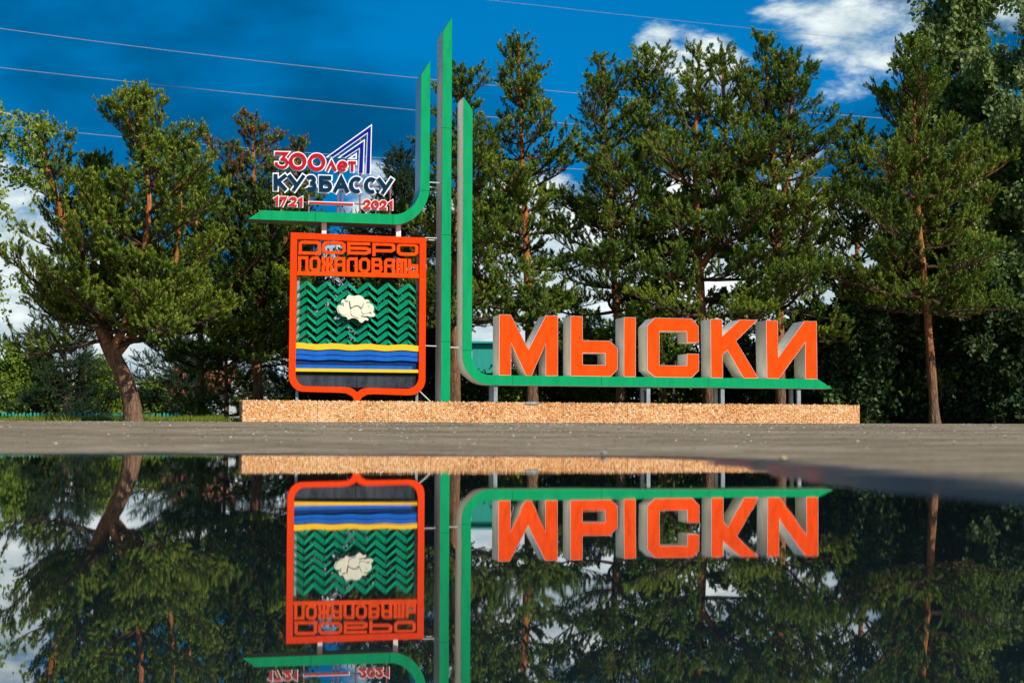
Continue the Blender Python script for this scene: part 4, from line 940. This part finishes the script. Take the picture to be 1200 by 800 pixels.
# ------------------------------------------------------------------ far houses
M['wall_white'] = paint('pale_wall', (.55, .56, .55), .15, .9); M['roof_red'] = paint('red_roof', (.30, .085, .06), .25, .8); M['wall_teal'] = paint('teal_cladding', (.015, .30, .22), .15, .6)
M['wall_blue'] = paint('pale_blue_wall', (.36, .50, .56), .12, .8); M['glass'] = paint('window_glass', (.03, .04, .05), .1, .12, spec=.6); M['trim'] = paint('window_trim', (.7, .7, .68), .1, .6)
M['roof_grey'] = paint('grey_roof', (.20, .22, .24), .2, .7)
def house(name, label, u0, u1, Y, v_ridge, v_eave, dep, wall, roof, wins, gable_front=False, rows=0):
    x0 = T(u0, 480, Y)[0]; x1 = T(u1, 480, Y)[0]; zr = T(600, v_ridge, Y)[2]; ze = T(600, v_eave, Y)[2]; z0 = gz((x0+x1)/2, Y)-.2; w = x1-x0
    h = empty(name, ((x0+x1)/2, Y, z0), label, 'building' if name != 'shed' else 'shed')
    X0, X1 = -w/2, w/2; zr -= z0; ze -= z0
    mb = MB(); mb.box(X0, X1, 0, dep, 0, ze)
    mb.add([(X0, 0, ze), (X0, dep, ze), (X0, dep/2, zr)], [(0, 2, 1)]); mb.add([(X1, 0, ze), (X1, dep, ze), (X1, dep/2, zr)], [(0, 1, 2)])
    mb.build('wall', wall, h)
    mb = MB(); o_ = .25
    sl = (zr-ze)/(dep/2)
    for sgn in (0, 1):
        ya, yb = (-o_, dep/2) if sgn == 0 else (dep+o_, dep/2); za = ze-sl*o_+.03; zb = zr+.03
        mb.add([(X0-o_, ya, za), (X1+o_, ya, za), (X1+o_, yb, zb), (X0-o_, yb, zb), (X0-o_, ya, za+.09), (X1+o_, ya, za+.09), (X1+o_, yb, zb+.09), (X0-o_, yb, zb+.09)],
               [(0,3,2,1),(4,5,6,7),(0,1,5,4),(2,3,7,6),(1,2,6,5),(0,4,7,3)])
    rf = mb.build('roof', roof, h)
    if zr-ze > .8:
        mb = MB(); mb.box(w*.18, w*.18+.45, dep*.5-.2, dep*.5+.25, zr-.2, zr+.6); mb.build('chimney', M['roof_grey'], rf)
    for (a, b, c, d) in wins:
        xa, xb = X0+w*a, X0+w*b; mb = MB()
        for q in ((xa, xb, c*ze, c*ze+.07), (xa, xb, d*ze-.07, d*ze), (xa, xa+.07, c*ze+.07, d*ze-.07), (xb-.07, xb, c*ze+.07, d*ze-.07)): mb.box(q[0], q[1], -.05, .02, q[2], q[3])
        wf = mb.build('window', M['trim'], h); mb = MB(); mb.box(xa+.071, xb-.071, -.02, -.003, c*ze+.071, d*ze-.071); mb.build('pane', M['glass'], wf)
    return h
house('house', 'house with a red roof glimpsed through the spruces left of the plinth', 196, 262, 82, 428, 462, 5.0, M['wall_white'], M['roof_red'], [(.15, .35, .35, .75), (.6, .8, .35, .75)])
house('house', 'pale house wall glimpsed just left of the plinth end', 266, 300, 86, 428, 440, 6.0, M['wall_white'], M['roof_grey'], [(.3, .6, .4, .75)])
house('house', 'low pale blue house seen between the shield and the plinth', 436, 592, 88, 446, 458, 6.0, M['wall_blue'], M['roof_grey'], [(.1, .2, .35, .75), (.45, .55, .35, .75), (.8, .9, .35, .75)])
sd_ = house('shed', 'teal metal shed rising left of the first big letter', 553, 598, 72, 399, 403, 6.0, M['wall_teal'], M['wall_teal'], [])
# ------------------------------------------------------------------ power lines
M['wire'] = paint('wire_aluminium', (.40, .42, .43), .1, .4, metal=.2)
def wire(label, pts, Y, r=.012, ext=True):
    us = [p[0] for p in pts]; vs = [p[1] for p in pts]; c = np.polyfit(us, vs, 3)
    u0, u1 = POLE_L, POLE_R
    mb = MB(); uu = np.linspace(u0, u1, 60); P = [tuple(T(u, float(np.polyval(c, u)), Y)) for u in uu]
    mb.tube(P, r, 5); m = P[0]
    mb.v = [(x-m[0], y-m[1], z-m[2]) for x, y, z in mb.v]
    o = mb.build('power_line', M['wire'], None, loc=m); tag(o, label, 'power line', 'overhead wires crossing the sky'); return P[0], P[-1]
POLE_L, POLE_R = -420, 1500
WY = 58
e = []
e.append(wire('topmost overhead wire, running down from the top left', [(0,33),(240,63.5),(485,92),(690,113),(-420,-34),(940,130),(1010,136),(1500,172)], WY))
e.append(wire('second overhead wire below the topmost one', [(0,80),(240,104),(475,129),(690,147),(-420,28),(1500,205)], WY+1.0))
e.append(wire('third overhead wire, passing just above the left treetops', [(90,155.5),(150,162),(265,171),(440,185),(-420,92),(1500,210)], WY+.4))
e.append(wire('thin overhead wire crossing the cloud at the upper right', [(-420,-90),(300,-30),(905,37),(1050,49),(1500,82)], WY+2.6, .008))
for nm, i, lb in (('utility_pole', 0, 'concrete utility pole beyond the left edge carrying the wires'), ('utility_pole', 1, 'concrete utility pole beyond the right edge carrying the wires')):
    x = float(np.mean([q[i][0] for q in e])); zt_ = max(q[i][2] for q in e)+.3; z0 = gz(x, WY+1.2)
    h = empty(nm, (x, WY+1.2, z0), lb, 'pole'); mb = MB(); mb.tube([(0, 0, -.3), (0, 0, zt_-z0)], [.17, .10], 10); mb.build('shaft', M['concrete'], h)
    for q in e:
        mb = MB(); mb.box(-.05, .05, min(q[i][1]-WY-1.2, 0)-.1, max(q[i][1]-WY-1.2, 0)+.1, q[i][2]-z0-.14, q[i][2]-z0-.05); mb.build('cross_arm', M['galv'], h)
# ------------------------------------------------------------------ small things on the asphalt
def pebble(name, label, u, v, Y, r, mat, seed, cat='stone'):
    g_ = random.Random(seed); p = T(u, v, Y); x = p[0]; z = gz(x, Y)+.004; mb = MB(); n, m = 8, 5
    V = []
    for j in range(m+1):
        ph = math.pi*j/m
        for k in range(n):
            th = 2*math.pi*k/n; q = r*g_.uniform(.85, 1.12); V.append((math.sin(ph)*math.cos(th)*q*1.2, math.sin(ph)*math.sin(th)*q, math.cos(ph)*q*.75+r*.6))
    mb.add(V, [(j*n+k, (j+1)*n+k, (j+1)*n+(k+1)%n, j*n+(k+1)%n) for j in range(m) for k in range(n)])
    o = mb.build(name, mat, None, smooth=True, loc=(x, Y, z)); return tag(o, label, cat)
M['stone_y'] = paint('yellow_stone', (.50, .36, .14), .3, .9); M['stone_g'] = paint('grey_stone', (.25, .23, .21), .3, .9)
pebble('pebble', 'small yellowish pebble on the wet rim of the puddle, right of centre', 918, 538, 5.6, .011, M['stone_y'], 1)
pebble('pebble', 'small grey pebble on the puddle rim below the middle letters', 707, 535, 6.7, .012, M['stone_g'], 2)
def grit_mat():
    m, nt, bs = new_mat('grit'); at = nd(nt, 'ShaderNodeAttribute', attribute_name='tint')
    nt.links.new(ramp(nt, at.outputs['Fac'], [(0, (.03, .025, .02)), (.55, (.14, .11, .07)), (.9, (.42, .36, .26)), (1, (.7, .66, .55))]), bs.inputs['Base Color']); bs.inputs['Roughness'].default_value = .9; return m
M['grit'] = grit_mat()
def debris():
    g_ = np.random.default_rng(13); n = 9000; x = np.where(g_.random(n) < .5, g_.uniform(-14, 18, n), g_.uniform(-3.5, 6, n)); y = np.where(g_.random(n) < .55, g_.uniform(8, 37, n), 36.2+.2*x*0+g_.normal(0, .7, n))
    y = np.minimum(y, asph_edge(x)-.1)
    k = shore(x, y) > .25; x, y = x[k], y[k]; n = len(x); r = g_.uniform(.004, .013, n)*(.6+y/24); z = height(x, y)+.004
    T4 = np.array([[1,0,0],[0,0,.9],[0,1,0], [0,1,0],[0,0,.9],[-1,0,0], [-1,0,0],[0,0,.9],[0,-1,0], [0,-1,0],[0,0,.9],[1,0,0]])
    a = g_.uniform(0, 6.28, n); ca, sa = np.cos(a), np.sin(a)
    V = np.stack([(T4[None, :, 0]*ca[:, None]-T4[None, :, 1]*sa[:, None])*r[:, None]+x[:, None], (T4[None, :, 0]*sa[:, None]+T4[None, :, 1]*ca[:, None])*r[:, None]*.8+y[:, None], T4[None, :, 2]*r[:, None]*.6+z[:, None]], -1).reshape(-1, 3)
    o = mesh_np('gravel', V, None, 3, M['grit'], None, np.repeat(g_.uniform(0, 1, n), 12)); tag(o, 'loose grit and small stones scattered over the asphalt', 'gravel', kind='stuff')
debris()
print('STAT', STAT, sum(s[1] for s in STAT))
